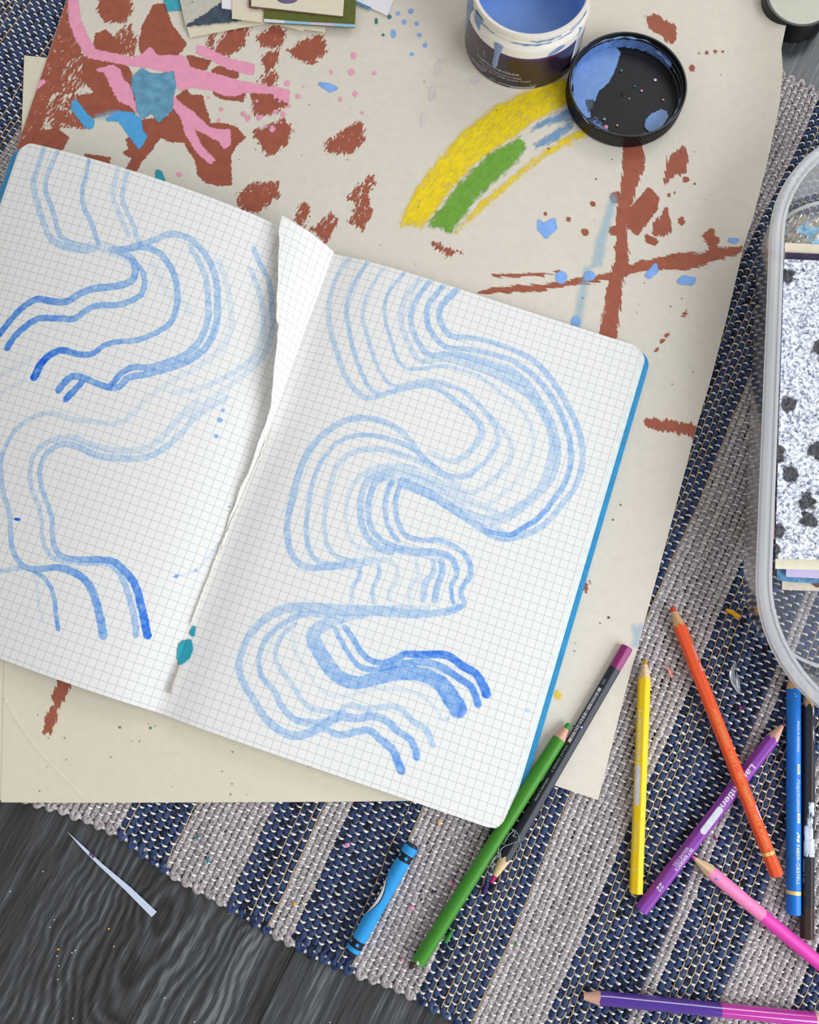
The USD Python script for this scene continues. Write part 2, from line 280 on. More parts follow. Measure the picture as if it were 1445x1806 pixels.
# ---------------------------------------------------------------- rug: weft yarns in bands, warp threads over and under them
EDGES = [float(UT(q)[0][0]) for q in [(204, 1464), (322, 1465), (456, 1465), (551, 1465), (600, 1465), (720, 1480)]] + [float(UT(q)[0][0]) for q in [(769, 1677), (892, 1677), (1026, 1660), (1180, 1650), (1201, 1650), (1331, 1631), (1431, 1708), (1560, 1708)]]
EDGES = np.array(EDGES)
KINDS = ['taupe', 'navy', 'taupe', 'navy', 'taupe', 'navy', 'taupe', 'navy', 'taupe', 'navy', 'taupe', 'navy', 'taupe', 'navy', 'taupe']
U_TL = float(UT((18, 275))[0][0])
def band(u):
    if u < U_TL: return 'navy'
    if u < U_TL + 0.03: return 'taupe'
    return KINDS[int(np.searchsorted(EDGES, u))]
PU, PT = 0.00365, 0.0030
_low = np.array([np.array(UT(q)).ravel() for q in [(-200, 1300), (40, 1405), (100, 1424), (215, 1468), (300, 1536), (420, 1597), (480, 1635), (560, 1686), (700, 1738), (810, 1802), (1000, 1905), (1500, 2150)]])
_top = np.array([np.array(UT(q)).ravel() for q in [(-600, -900), (900, -140), (1375, 127), (1445, 165), (1700, 300)]])
def t_low(u): return np.interp(u, _low[:, 0], _low[:, 1])
def t_top(u): return np.interp(u, _top[:, 0], _top[:, 1])
def wob(u, t):
    """The cloth is not quite straight: a slow sideways drift of the wefts."""
    S = lambda x: np.clip(x, 0, 1) ** 2 * (3 - 2 * np.clip(x, 0, 1))
    return 0.0009 * np.sin(t * 21 + u * 9) + 0.0006 * np.sin(t * 47 - u * 23 + 1.3) - (0.0050 * S((t + 0.16) / 0.17) + 0.0045 * S((t - 0.12) / 0.15)) * (1 - 0.6 * S((u - 0.16) / 0.05))
def wob_t(u, t): return 0.0009 * np.sin(u * 31 + t * 8) + 0.0005 * np.sin(u * 77 + t * 15)
def world(u, t): return (u + wob(u, t))[..., None] * EU + (t + wob_t(u, t))[..., None] * ET
def seen(u, t):
    w = world(u, t); p = to_px(np.column_stack([w, np.full(len(w), 0.003)]))
    ok = (p[:, 0] > -150) & (p[:, 0] < IW + 230) & (p[:, 1] > -150) & (p[:, 1] < IH + 180)
    return ok & ~shapely.contains_xy(hidden, w[:, 0], w[:, 1])
def keep(ok, every, real=None, pad=3):
    """Sample numbers of one unbroken yarn: all where it shows, a few where the papers cover it."""
    if real is not None:                                      # only the stretch of cloth that shows most
        e = np.diff(np.concatenate([[0], real.astype(int), [0]])); best = max(zip(np.nonzero(e == 1)[0], np.nonzero(e == -1)[0]), key=lambda s: (ok[s[0]:s[1]].sum(), s[0]), default=(0, 0))
        ok = ok.copy(); ok[:best[0]] = False; ok[best[1]:] = False
    i = np.nonzero(ok)[0]
    if len(i) < 6: return np.zeros(0, int)
    a, b = max(i[0] - pad, 0), min(i[-1] + pad, len(ok) - 1)
    if real is not None: a, b = max(a, best[0]), min(b, best[1] - 1)
    k = np.arange(a, b + 1); near = np.convolve(ok.astype(int), np.ones(2 * pad + 1), 'same') > 0
    return k[near[k] | (k % every == 0)]
rug = thing('rug', 'flat-woven cotton rug of navy and taupe bands with white warp threads under the papers', 'rug')
K6 = np.arange(6) * math.pi / 3
def ribbon(c, z, ru, rz):
    """Tube of 6 sides along the plan line c; ru across, rz up."""
    n = len(c); d = np.gradient(c, axis=0); d /= np.linalg.norm(d, axis=1, keepdims=True) + 1e-12; across = np.stack([d[:, 1], -d[:, 0]], 1)
    xy = c[:, None, :] + (np.broadcast_to(ru, (n,))[:, None] * np.cos(K6))[..., None] * across[:, None, :]
    zz = np.broadcast_to(z, (n,))[:, None] + np.broadcast_to(rz, (n,))[:, None] * np.sin(K6)
    v = np.concatenate([xy, zz[..., None]], -1).reshape(-1, 3); o = (n - 1) * 6
    f = np.vstack([tris(grid_faces(n, 6, True)), [[0, k, k + 1] for k in range(1, 5)], [[o, o + k + 1, o + k] for k in range(1, 5)]])
    return v, f
rows = np.arange(-0.50, 0.43, PU); NS = 5
tan_spots = []
for i, u0 in enumerate(rows):
    kind = band(u0); lo, hi = float(t_low(u0)), float(t_top(u0))
    j0, j1 = int(math.floor(lo / PT)), int(math.ceil(hi / PT))
    t = np.linspace(j0 * PT, j1 * PT, (j1 - j0) * NS + 1); t = t[(t >= lo) & (t <= hi)]
    u = np.full_like(t, u0); ok = seen(u, t)
    r = np.random.default_rng(1000 + i); ph = np.cos(math.pi * t / PT) * (1 if i % 2 == 0 else -1)   # +1: this weft on top
    lump = np.interp(t, np.arange(lo - 0.02, hi + 0.02, 0.004), r.normal(0, 1, int((hi - lo + 0.04) / 0.004) + 2)[:len(np.arange(lo - 0.02, hi + 0.02, 0.004))])
    fat = 1.0 if kind == 'navy' else 1.12
    ru = (0.00165 + 0.00016 * ph + 0.00010 * lump) * fat; rz = 0.00125 + 0.00020 * ph + (0.00008 if kind == 'taupe' else 0)
    z = 0.0021 + (0.00050 if kind == 'navy' else 0.00022) * ph + 0.0001 * lump; u = u + 0.00018 * lump
    k = keep(ok, 24)
    if len(k):
        c, zz, cu, cz, along = world(u[k], t[k]), z[k], ru[k], rz[k], t[k] * 1000
        # the weft turns back at the selvedge: every other yarn carries the loop to its neighbour
        for end, tt, par in ((-1, lo, 0), (1, hi, 1)):
            if i % 2 == par and i + 1 < len(rows) and seen(np.array([u0]), np.array([tt]))[0]:
                t2 = float(t_low(rows[i + 1])) if end < 0 else float(t_top(rows[i + 1])); a = np.linspace(0.15, math.pi, 9); bulge = 0.0024 + 0.0014 * r.random()
                uu = u0 + PU / 2 * (1 - np.cos(a)); tl = tt + (t2 - tt) * (1 - np.cos(a)) / 2 + end * np.sin(a) * bulge
                lc, lz, lr, la = world(uu, tl), 0.0021 + 0.0004 * np.sin(a), np.full(9, 0.0017), along[-1 if end > 0 else 0] + end * np.arange(1, 10) * 0.7
                if end < 0: c, zz, cu, cz, along = np.vstack([lc[::-1], c]), np.r_[lz[::-1], zz], np.r_[lr, cu], np.r_[lr, cz], np.r_[la[::-1], along]
                else: c, zz, cu, cz, along = np.vstack([c, lc]), np.r_[zz, lz], np.r_[cu, lr], np.r_[cz, lr], np.r_[along, la]
        obj('weft_yarn', ribbon(c, zz, cu, cz), kind + '_yarn', rug, smooth=True, uv=np.stack([np.repeat(along, 6), np.tile(np.arange(6) * 1.0, len(c))], 1))
    # thin tan threads laid in beside some navy yarns
    if kind == 'navy' and (i * 7 + (i // 3)) % 5 in (0, 3):
        drift = np.interp(t, np.linspace(lo, hi, 60), r.normal(0, 0.0004, 60)) + PU * 0.5
        ph2 = np.cos(math.pi * t / PT); zt = 0.0031 + 0.0003 * ph2 * (1 if i % 2 == 0 else -1); k = keep(ok, 24)[::2]
        if len(k) > 8: obj('tan_thread', ribbon(world(u0 + drift[k], t[k]), zt[k], 0.00036, 0.0003), 'tan_thread', rug, smooth=True)
j0, j1 = int(-0.36 / PT), int(0.52 / PT)
for j in range(j0, j1):
    ri = np.arange(0, len(rows) - 1 + 1e-6, 0.25); u = rows[0] + ri * PU; t = np.full_like(u, j * PT)
    real = (t > t_low(u) + 0.0012) & (t < t_top(u) - 0.0012); ok = seen(u, t) & real
    r = np.random.default_rng(5000 + j); ph = -np.cos(math.pi * ri) * (1 if j % 2 == 0 else -1); ph = np.sign(ph) * np.abs(ph) ** 0.8
    jit = np.interp(ri, np.arange(0, len(rows) + 1), r.normal(0, 0.00014, len(rows) + 1)); fat = np.interp(ri, np.arange(0, len(rows) + 1), r.normal(1, 0.13, len(rows) + 1))
    z = 0.0020 + 0.0022 * ph; k = keep(ok, 16, real)
    if len(k): obj('warp_thread', ribbon(world(u, t + jit)[k], z[k], (0.00056 * fat)[k], 0.00042), 'cream_thread', rug, smooth=True)
# a cream cord runs inside the loops of each selvedge
for fn, e in ((t_low, -1), (t_top, 1)):
    u = np.arange(-0.3, 0.43, 0.0009); t = fn(u) + e * (0.0012 + 0.0012 * np.sin(u * 860)); k = keep(seen(u, t), 16)
    if len(k): obj('selvedge_cord', ribbon(world(u, t)[k], (0.0016 + 0.0009 * np.cos(u * 860))[k], 0.0011, 0.0011), 'cream_thread', rug, smooth=True)
# ---------------------------------------------------------------- paper sheets
SC = 0.00038                                                  # one pixel is about this long on the ground
_edge = G([(1227, 760), (1283, 557), (1328, 383), (1346, 304), (1366, 200), (1372, 140), (1372, 90), (1374, -40)], ZQ)[:, :2]
def z_painted(x, y):
    x, y = np.asarray(x, float), np.asarray(y, float)
    xe = np.interp(y, _edge[:, 1], _edge[:, 0]); k = np.clip((x - xe + 0.036) / 0.036, 0, 1.2); up = np.clip((y - 0.17) / 0.10, 0, 1)
    w = 0.00022 * np.sin(x * 31 + y * 12) * np.sin(y * 23 - x * 9 + 0.7) + 0.00022
    return ZQ + w + 0.0075 * up * up * (3 - 2 * up) * k * k
def z_plain(x, y): return ZP + 0 * np.asarray(x, float)
sheet = thing('painted_paper_sheet', 'kraft paper sheet daubed with brown and pink paint and a yellow-green crayon arc', 'paper sheet')
sheet = obj('sheet', sheet_mesh(PAINTED, z_painted), 'kraft', sheet, smooth=40)
plain_sheet = thing('kraft_paper_sheet', 'plain yellowish kraft sheet with a straight lower edge below the painted sheet and notebook', 'paper sheet')
plain_sheet = obj('sheet', sheet_mesh(PLAIN, z_plain, cell=0.02), 'kraft_pale', plain_sheet)
under = tag(obj('kraft_paper_sheet', sheet_mesh(UNDER, lambda x, y: ZR + 0 * x, cell=0.02), 'kraft_pale'), 'narrow kraft sheet peeking out at the far left under the plain kraft sheet', 'paper sheet')
def ridge(parent, px, w, h, zf, m):
    """A sharp crease standing a little proud of the paper."""
    p = smoothline(px, 6); c = G(p, ZP)[:, :2]; d = np.gradient(c, axis=0); d /= np.linalg.norm(d, axis=1, keepdims=True); s = np.stack([d[:, 1], -d[:, 0]], 1)
    n = len(c); z = zf(c[:, 0], c[:, 1]) + 0.00027
    v = np.vstack([np.column_stack([c - s * w, z]), np.column_stack([c, z + h]), np.column_stack([c + s * w * 3, z])])
    i = np.arange(n - 1); f = np.vstack([np.stack([i + n * k, i + 1 + n * k, i + 1 + n * (k + 1), i + n * (k + 1)], 1) for k in (0, 1)])
    obj('crease', (v, tris(f)), m, parent, smooth=True)
ridge(plain_sheet, [(9, 1232), (60, 1312), (154, 1413)], 0.0006, 0.00035, z_plain, 'kraft_pale')
layer = [0]
def blob(parent, px, m, load=0.0, zf=z_painted, z0=ZQ, name='paint_dab', cell=0.0011, smooth=True):
    """A mark of paint or crayon lying on paper: outline in pixels; uv = (distance inside, load)."""
    w = G(px, z0 + 0.0003)[:, :2]; pg = Polygon(w).buffer(0)
    if smooth: pg = pg.buffer(0.0006).buffer(-0.0012).buffer(0.0006)
    if pg.is_empty: pg = Polygon(w).buffer(0)
    ext = pg.buffer(0.0016); x0, y0, x1, y1 = ext.bounds; cell = min(cell, max(x1 - x0, y1 - y0) / 8)
    xs, ys = np.arange(x0 - cell, x1 + 2 * cell, cell), np.arange(y0 - cell, y1 + 2 * cell, cell); X, Y = np.meshgrid(xs, ys, indexing='ij'); P = np.stack([X.ravel(), Y.ravel()], 1)
    pts = shapely.points(P); sd = shapely.distance(pts, pg.boundary) * np.where(shapely.contains_xy(pg, P[:, 0], P[:, 1]), 1, -1)
    q = grid_faces(len(xs), len(ys)); q = q[(sd[q] > -0.0016).any(1)]
    ok = shapely.contains_xy(INSIDE[zf], P[:, 0], P[:, 1]); q = q[ok[q].any(1)]
    out = np.unique(q[~ok[q]]) if len(q) else np.zeros(0, int)
    if len(out): rim = INSIDE[zf].exterior; e = shapely.line_interpolate_point(rim, shapely.line_locate_point(rim, shapely.points(P[out]))); P[out] = np.stack([shapely.get_x(e), shapely.get_y(e)], 1)
    if not len(q): return
    idx = np.unique(q); back = np.zeros(len(P), int); back[idx] = np.arange(len(idx)); layer[0] += 1 if name != 'speck' else 0
    z = zf(P[idx, 0], P[idx, 1]) + 0.00028 + 0.0000025 * layer[0]
    obj(name, (np.column_stack([P[idx], z]), tris(back[q])), m, parent, smooth=True, uv=np.stack([np.clip(sd[idx] * 220, -0.5, 0.5), np.full(len(idx), min(load, 0.15) if name not in ('speck', 'paint_drop') else 0.0)], 1))
INSIDE = {z_painted: Polygon(PAINTED).buffer(-0.0002), z_plain: Polygon(PLAIN).buffer(-0.0002)}
def disc(x, y, r, k=10, sq=1.0): return [(x + r * math.cos(a), y + r * sq * math.sin(a)) for a in np.linspace(0, 2 * math.pi, k, endpoint=False)]

BROWN_DRY = [
 ([(112, -20), (122, 0), (128, 40), (140, 75), (148, 100), (118, 115), (112, 150), (90, 172), (80, 215), (75, 235), (55, 262), (30, 268), (20, 262)], -0.02),
 ([(95, 165), (170, 165), (180, 190), (150, 230), (120, 225), (95, 238), (80, 215)], -0.25),
 ([(118, 100), (150, 96), (165, 110), (160, 145), (130, 170), (100, 172), (108, 140)], -0.30),
 ([(202, 70), (212, 50), (232, 44), (241, 70), (236, 98), (212, 98)], -0.22),
 ([(463, 105), (472, 95), (490, 90), (488, 112), (472, 130)], 0.1), ([(456, 142), (481, 126), (490, 131), (487, 148), (472, 154)], 0.0),
 ([(443, 166), (453, 162), (488, 166), (505, 185), (479, 202), (451, 203)], 0.2), ([(446, 233), (475, 221), (500, 212), (517, 228), (505, 250), (482, 273), (470, 272), (458, 251)], 0.1),
 ([(575, 253), (596, 237), (637, 215), (646, 248), (621, 272), (579, 270)], 0.0), ([(420, 344), (440, 326), (488, 320), (490, 349), (457, 373), (428, 371)], 0.05),
 ([(508, 91), (536, 70), (568, 64), (576, 91), (551, 113), (523, 102)], 0.1), ([(455, 66), (485, 46), (505, 55), (490, 84), (463, 82)], 0.1), ([(385, 78), (404, 55), (437, 48), (432, 76), (406, 98), (379, 93)], 0.15),
 ([(609, 349), (627, 328), (659, 306), (666, 323), (652, 344), (659, 369), (644, 411), (614, 395), (627, 364)], -0.22), ([(513, 391), (536, 357), (548, 364), (536, 402)], -0.1), ([(549, 406), (586, 374), (596, 394), (576, 434), (559, 415)], -0.1),
 ([(763, 427), (775, 430), (822, 447), (790, 453), (768, 440)], -0.15), ([(173, 20), (177, -10), (230, -10), (232, 22), (217, 40), (187, 38)], 0.25), ([(366, 85), (372, 60), (379, 58), (374, 85)], 0.1)]
BROWN_SOLID = [
 ([(272, 10), (290, 8), (303, 46), (328, 78), (313, 98), (283, 103), (250, 94), (246, 76), (253, 46)], 0.3), ([(170, 61), (187, 55), (204, 70), (214, 82), (212, 98), (167, 92), (167, 76)], 0.2),
 ([(149, 103), (172, 101), (195, 108), (221, 114), (232, 130), (231, 155), (237, 170), (237, 200), (232, 200), (195, 200), (164, 208), (148, 192), (137, 171), (170, 165), (148, 140)], 0.3),
 ([(66, 232), (100, 229), (121, 243), (110, 264), (85, 262), (58, 256)], 0.25),
 ([(240, 214), (299, 206), (305, 190), (332, 219), (332, 250), (304, 249), (288, 238), (272, 253), (269, 262), (248, 286), (240, 302), (219, 304), (235, 280), (218, 268), (229, 265), (224, 246), (231, 243), (246, 262), (259, 243), (250, 227)], 0.3),
 ([(145, 272), (195, 279), (192, 292), (160, 282)], 0.1),
 ([(309, 174), (328, 159), (337, 169), (356, 169), (361, 190), (368, 207), (369, 219), (384, 218), (401, 220), (418, 227), (432, 244), (418, 253), (407, 273), (406, 308), (408, 326), (384, 326), (365, 322), (350, 308), (346, 282), (334, 266), (327, 251), (297, 248), (283, 239), (278, 214), (297, 210), (305, 193)], 0.4),
 ([(330, 98), (372, 108), (362, 123), (349, 128), (336, 115)], 0.2), ([(375, 124), (387, 118), (416, 121), (421, 137), (391, 140), (376, 134)], 0.2), ([(373, 158), (401, 169), (418, 158), (432, 166), (428, 179), (401, 175), (384, 170)], 0.2),
 ([(1145, 331), (1161, 349), (1158, 369), (1124, 415), (1108, 399), (1108, 374)], 0.5), (disc(1086, 349, 9), 0.4), (disc(1084, 407, 8, 10, 0.9), 0.4), ([(1139, 414), (1160, 424), (1155, 433), (1141, 427)], 0.3), (disc(1210, 317, 5, 8, 0.6), 0.3)]
for p, l in BROWN_DRY: blob(sheet, p, 'brown_dry', l)
for p, l in BROWN_SOLID: blob(sheet, p, 'brown_solid', l)
for p, l in [([(1139, 30), (1155, 24), (1192, 48), (1187, 80), (1165, 62), (1142, 50)], 0.05),
 ([(1102, 256), (1136, 254), (1132, 303), (1122, 330), (1106, 384), (1104, 404), (1108, 455), (1097, 490), (1092, 560), (1079, 614), (1058, 612), (1066, 560), (1074, 500), (1086, 455), (1089, 399), (1098, 328)], 0.18),
 ([(1178, 276), (1206, 257), (1215, 283), (1211, 304), (1190, 310), (1172, 324)], 0.0), ([(1153, 396), (1177, 368), (1184, 399), (1175, 416), (1155, 411)], 0.3)]: blob(sheet, p, 'brown_streak', l)
for p, l in [([(1075, 490), (1100, 472), (1145, 460), (1200, 448), (1236, 448), (1257, 440), (1242, 419), (1253, 403), (1266, 419), (1263, 440), (1281, 440), (1313, 434), (1300, 447), (1261, 457), (1236, 468), (1211, 476), (1145, 476)], 0.22),
 ([(833, 519), (870, 507), (940, 502), (1080, 483), (1080, 494), (940, 515), (870, 518)], -0.05), ([(841, 489), (870, 483), (960, 480), (989, 477), (987, 486), (900, 491)], -0.2)]: blob(sheet, p, 'brown_flat', l, name='paint_stroke')
blob(sheet, [(1134, 741), (1170, 742), (1200, 747), (1232, 752), (1230, 776), (1212, 768), (1180, 760), (1160, 757), (1138, 749)], 'brown_streak', 0.2, name='paint_stroke')
blob(sheet, [(1022, 1032), (1040, 1022), (1043, 1030), (1030, 1042), (1018, 1042)], 'brown_streak', 0.2, name='paint_stroke')
blob(plain_sheet, [(107, 1195), (128, 1200), (110, 1237), (98, 1252), (96, 1277), (85, 1293), (79, 1292), (84, 1259), (96, 1244), (96, 1226)], 'brown_streak', 0.3, z_plain, ZP, name='paint_stroke')
for p, l in [([(120, -20), (134, -20), (141, 35), (157, 71), (167, 88), (230, 103), (227, 115), (157, 102), (136, 71), (124, 40)], 0.3),
 ([(230, 105), (252, 98), (265, 84), (278, 99), (323, 100), (336, 120), (374, 130), (430, 146), (510, 161), (508, 182), (496, 176), (480, 165), (430, 163), (416, 169), (395, 168), (374, 158), (340, 153), (318, 158), (306, 140), (290, 126), (263, 119), (232, 115)], 0.4),
 ([(348, 82), (364, 85), (404, 105), (448, 115), (446, 132), (432, 128), (404, 122), (374, 105), (349, 94)], 0.35), ([(189, 119), (199, 116), (211, 124), (216, 140), (232, 157), (235, 181), (243, 181), (243, 202), (232, 187), (211, 178), (202, 163), (189, 136), (186, 127), (166, 125), (186, 120)], 0.5),
 ([(302, 168), (320, 184), (341, 199), (367, 224), (384, 230), (405, 229), (406, 256), (396, 262), (387, 249), (367, 238), (344, 226), (338, 221), (354, 256), (379, 284), (370, 288), (346, 265), (328, 236), (320, 207), (305, 188)], 0.15), ([(60, 154), (63, 147), (77, 141), (79, 146), (66, 157)], 0.3)]: blob(sheet, p, 'pink_paint', l)
blob(sheet, [(235, 136), (251, 122), (264, 130), (283, 132), (305, 127), (309, 155), (304, 171), (303, 194), (280, 215), (267, 198), (253, 209), (243, 196), (240, 171), (233, 155)], 'blue_swirl', 0.25)
blob(sheet, [(129, 179), (135, 179), (153, 202), (165, 213), (164, 225), (156, 227), (145, 216), (127, 192)], 'sky_paint', 0.35)
blob(sheet, [(186, 212), (208, 197), (235, 200), (248, 211), (251, 232), (259, 240), (246, 263), (237, 250), (223, 232), (211, 214)], 'sky_paint', 0.2)
blob(sheet, [(165, 205), (190, 197), (215, 193), (200, 203), (178, 212)], 'pale_wash', 0.0, name='paint_smear')
blob(sheet, [(276, 300), (284, 303), (291, 321), (276, 318)], 'teal_paint', 0.3)
for p in [[(559, 147), (580, 149), (597, 157), (582, 162)], [(949, 387), (958, 396), (978, 386), (981, 404), (963, 420), (950, 406)], disc(990, 490, 9, 9, 1.1), disc(1040, 487, 9, 9, 0.8), [(1138, 487), (1157, 464), (1160, 479), (1145, 491)], [(1194, 498), (1205, 487), (1227, 492), (1222, 502), (1205, 501)], [(1279, 423), (1306, 422), (1295, 429)],
          disc(694, 60, 3, 8, 2.2), disc(713, 39, 2, 8, 1.6), disc(702, 24, 2), disc(725, 20, 3), disc(740, 62, 2), disc(750, 80, 2.5), disc(727, 96, 2), disc(735, 42, 2), disc(1016, 568, 7, 9, 1.2)]: blob(sheet, p, 'cornflower', 0.25)
for p in [disc(687, 30, 2.5, 8, 0.9), disc(676, 62, 1), disc(664, 38, 1, 8, 4)]: blob(sheet, p, 'green_speck', 0.3)
blob(sheet, [(1046, 470), (1052, 425), (1065, 388), (1079, 342), (1088, 346), (1072, 410), (1060, 470)], 'pale_wash', 0.1, name='paint_smear'); blob(sheet, [(1008, 575), (1030, 470), (1046, 470), (1024, 580)], 'pale_wash', -0.1, name='paint_smear')
blob(sheet, [(1114, 1098), (1122, 1108), (1134, 1100), (1128, 1142), (1117, 1140), (1120, 1120)], 'pale_wash', 0.5, name='paint_smear')
for p in [[(768, 118), (778, 103), (784, 106), (776, 130), (768, 132)], [(757, 178), (760, 155), (769, 150), (766, 178)], [(742, 226), (744, 202), (752, 200), (751, 222)], disc(838, 143, 7)]: blob(sheet, p, 'white_scuff', 0.1)
ARC = [([(706, 400), (712, 378), (730, 340), (770, 285), (818, 232), (875, 187), (940, 157), (990, 138), (1012, 150), (1014, 178), (960, 205), (932, 222), (907, 243), (846, 283), (801, 328), (764, 380), (742, 404), (726, 396)], 'yellow_crayon', -0.12),
 ([(755, 399), (771, 374), (811, 323), (862, 273), (917, 243), (927, 258), (912, 288), (867, 323), (830, 364), (797, 412), (776, 402)], 'green_crayon', -0.12), ([(798, 414), (846, 357), (932, 286), (988, 246), (1032, 224), (1034, 242), (988, 265), (942, 293), (862, 364), (806, 411)], 'yellow_crayon', -0.3),
 ([(932, 240), (947, 217), (988, 197), (1020, 183), (1022, 217), (978, 219), (942, 232)], 'blue_crayon', -0.3), ([(936, 264), (968, 242), (1005, 220), (1008, 224), (973, 250)], 'blue_crayon', 0.1)]
for p, m, l in ARC: blob(sheet, p, m, l, name='crayon_band')
r = np.random.default_rng(11)
for k in range(26): blob(sheet, disc(*(r.normal((468, 192), (52, 24))), abs(r.normal(1.5, 1.4)) + 1.2, 8, r.uniform(0.6, 1.5)), 'pink_paint', 0.4, name='paint_drop')
for x, y, q in [(624, 99, 5), (620, 128, 5), (601, 176, 4), (526, 171, 4), (627, 167, 4), (316, 308, 4), (585, 128, 3), (660, 130, 3), (640, 200, 3)]: blob(sheet, disc(x, y, q, 8, 1.2), 'pink_paint', 0.0, name='paint_drop')
for k in range(60):
    x, y = r.uniform(420, 1300), r.uniform(20, 700)
    blob(sheet, disc(x, y, abs(r.normal(0, 0.6)) + 0.5, 7, r.uniform(0.5, 1.2)), 'dark_speck', 0.3, name='speck')
for x, y, q in [(1221, 121, 5), (1262, 92, 3), (1247, 93, 3), (1275, 92, 2), (1233, 95, 2), (1046, 360, 4), (1003, 388, 4), (1032, 410, 6), (962, 378, 3), (1202, 390, 6), (1180, 345, 3), (1190, 340, 2), (765, 430, 4)]: blob(sheet, disc(x, y, q, 9, 1.2), 'brown_solid', 0.1, name='paint_drop')
for k in range(40):
    x, y = r.uniform(900, 1100), r.uniform(780, 1300); blob(sheet, disc(x, y, abs(r.normal(0, 0.8)) + 0.7, 7), 'dark_speck', 0.2, name='speck')
for k in range(26): blob(plain_sheet, disc(r.uniform(60, 620), r.uniform(1260, 1405), abs(r.normal(0, 0.4)) + 0.5, 7), 'dark_speck', 0.2, z_plain, ZP, name='speck')
for x, y, q in [(212, 1283, 4), (266, 1284, 4), (274, 1281, 2)]: blob(plain_sheet, disc(x, y, q, 8, 0.5), 'green_speck', 0.3, z_plain, ZP, name='speck')
for p in [[(1141, 640), (1160, 612), (1163, 614), (1143, 642)], [(1165, 605), (1180, 585), (1182, 588), (1167, 607)], [(1203, 558), (1210, 546), (1212, 548), (1205, 560)]]: blob(sheet, p, 'brown_flat', 0.0, name='speck')
blob(sheet, disc(984, 1225, 5), 'yellow_crayon', 0.2, name='speck')

# ---------------------------------------------------------------- notebook
NB_Z = 0.0067                                                 # underside of the cover
def page_z(u, v=0.15):                                                # u: metres from the fold, right page positive
    a = np.abs(u); s = np.where(np.asarray(u) >= 0, 1.0, 0.86)
    bow = np.where(np.asarray(u) < 0, np.maximum(0.36 * a - 1.25 * a * a - 0.79 * a * np.asarray(v), -0.001), 0.0)          # the left pages arch up off the spine
    return NB_Z + 0.0022 + s * (0.0048 + 0.0026 * np.exp(-((a - 0.055) / 0.05) ** 2) - 0.0034 * np.exp(-(a / 0.016) ** 2)) - 0.0012 * np.clip((a - 0.12) / 0.08, 0, 1) + bow
A0 = G((588, 447), page_z(0))[0][:2]; A1 = G((282, 1258), page_z(0))[0][:2]
VH = float(np.linalg.norm(A1 - A0)); DV = (A1 - A0) / VH; DU = np.array([-DV[1], DV[0]])
PWID = 0.2035
def nb_xy(u, v): return A0 + np.asarray(u)[..., None] * DU + np.asarray(v)[..., None] * DV
def nb_uv(px):
    z = np.full(len(px), page_z(0.05))
    for _ in range(24):
        d = G(px, z)[:, :2] - A0; u, v = d @ DU, d @ DV; z = 0.5 * z + 0.5 * page_z(u, v)
    return u, v
def page_outline(s, w, h0, h1, rad, n=10):
    """Half a spread: from the fold to the fore-edge on side s, outer corners rounded."""
    a = np.linspace(0, math.pi / 2, n)
    p = [(0, h0)] + [(w - rad + rad * math.sin(t), h0 + rad - rad * math.cos(t)) for t in a] + [(w - rad + rad * math.cos(t), h1 - rad + rad * math.sin(t)) for t in a] + [(0, h1)]
    return np.array([(s * x, y) for x, y in p])
def leaf(s, w, h0, h1, rad, dz, th=0.00012, nu=60, nv=44):
    """A page following the spread's curve; structured grid, the outer corners drawn in."""
    vv = h0 + (h1 - h0) * np.unique(np.concatenate([np.linspace(0, 1, nv), 0.03 * np.linspace(0, 1, 9) ** 2, 1 - 0.03 * np.linspace(0, 1, 9) ** 2]))
    d = np.minimum(vv - h0, h1 - vv); wm = np.where(d < rad, w - rad + np.sqrt(np.maximum(rad ** 2 - (rad - d) ** 2, 0)), w)
    su = np.linspace(0, 1, nu) ** 1.3; U = su[:, None] * wm[None, :] * s; V = np.broadcast_to(vv, U.shape)
    xy = nb_xy(U, V); z = page_z(U, V) + dz; top = np.concatenate([xy, z[..., None]], -1).reshape(-1, 3); n, m = U.shape
    bot = top - [0, 0, th]; q = grid_faces(n, m); q = q[:, ::-1] if s > 0 else q
    rim = np.concatenate([np.arange(m), np.arange(1, n) * m + m - 1, (n - 1) * m + np.arange(m - 2, -1, -1), np.arange(n - 2, 0, -1) * m]); k = np.roll(rim, -1)
    sd = np.stack([rim, k, k + n * m, rim + n * m], 1); sd = sd[:, ::-1] if s < 0 else sd
    v = np.vstack([top, bot]); f = np.vstack([tris(q), tris(q)[:, ::-1] + n * m, tris(sd)])
    uv = np.stack([U.ravel() / 0.005, V.ravel() / 0.005], 1)
    return v, f, np.vstack([uv, uv])
note = thing('notebook', 'open squared-paper notebook with blue cover and blue wavy watercolour lines on both pages', 'notebook')
def cover(s, w):
    o = page_outline(s, w, 0.0006, VH - 0.0012, 0.010); xy = nb_xy(o[:, 0], o[:, 1])
    obj('cover', slab(xy, NB_Z, NB_Z + 0.0021), 'cover_blue', note)
cover(1, PWID + 0.0072); cv, cf, _ = leaf(-1, PWID + 0.0072, 0.0006, VH - 0.0012, 0.010, -0.0042, 0.0018); h = len(cv) // 2; cv[:h, 2] = np.maximum(cv[:h, 2], NB_Z + 0.0019); cv[h:, 2] = cv[:h, 2] - 0.0018; obj('cover', (cv, cf), 'cover_blue', note, smooth=35)
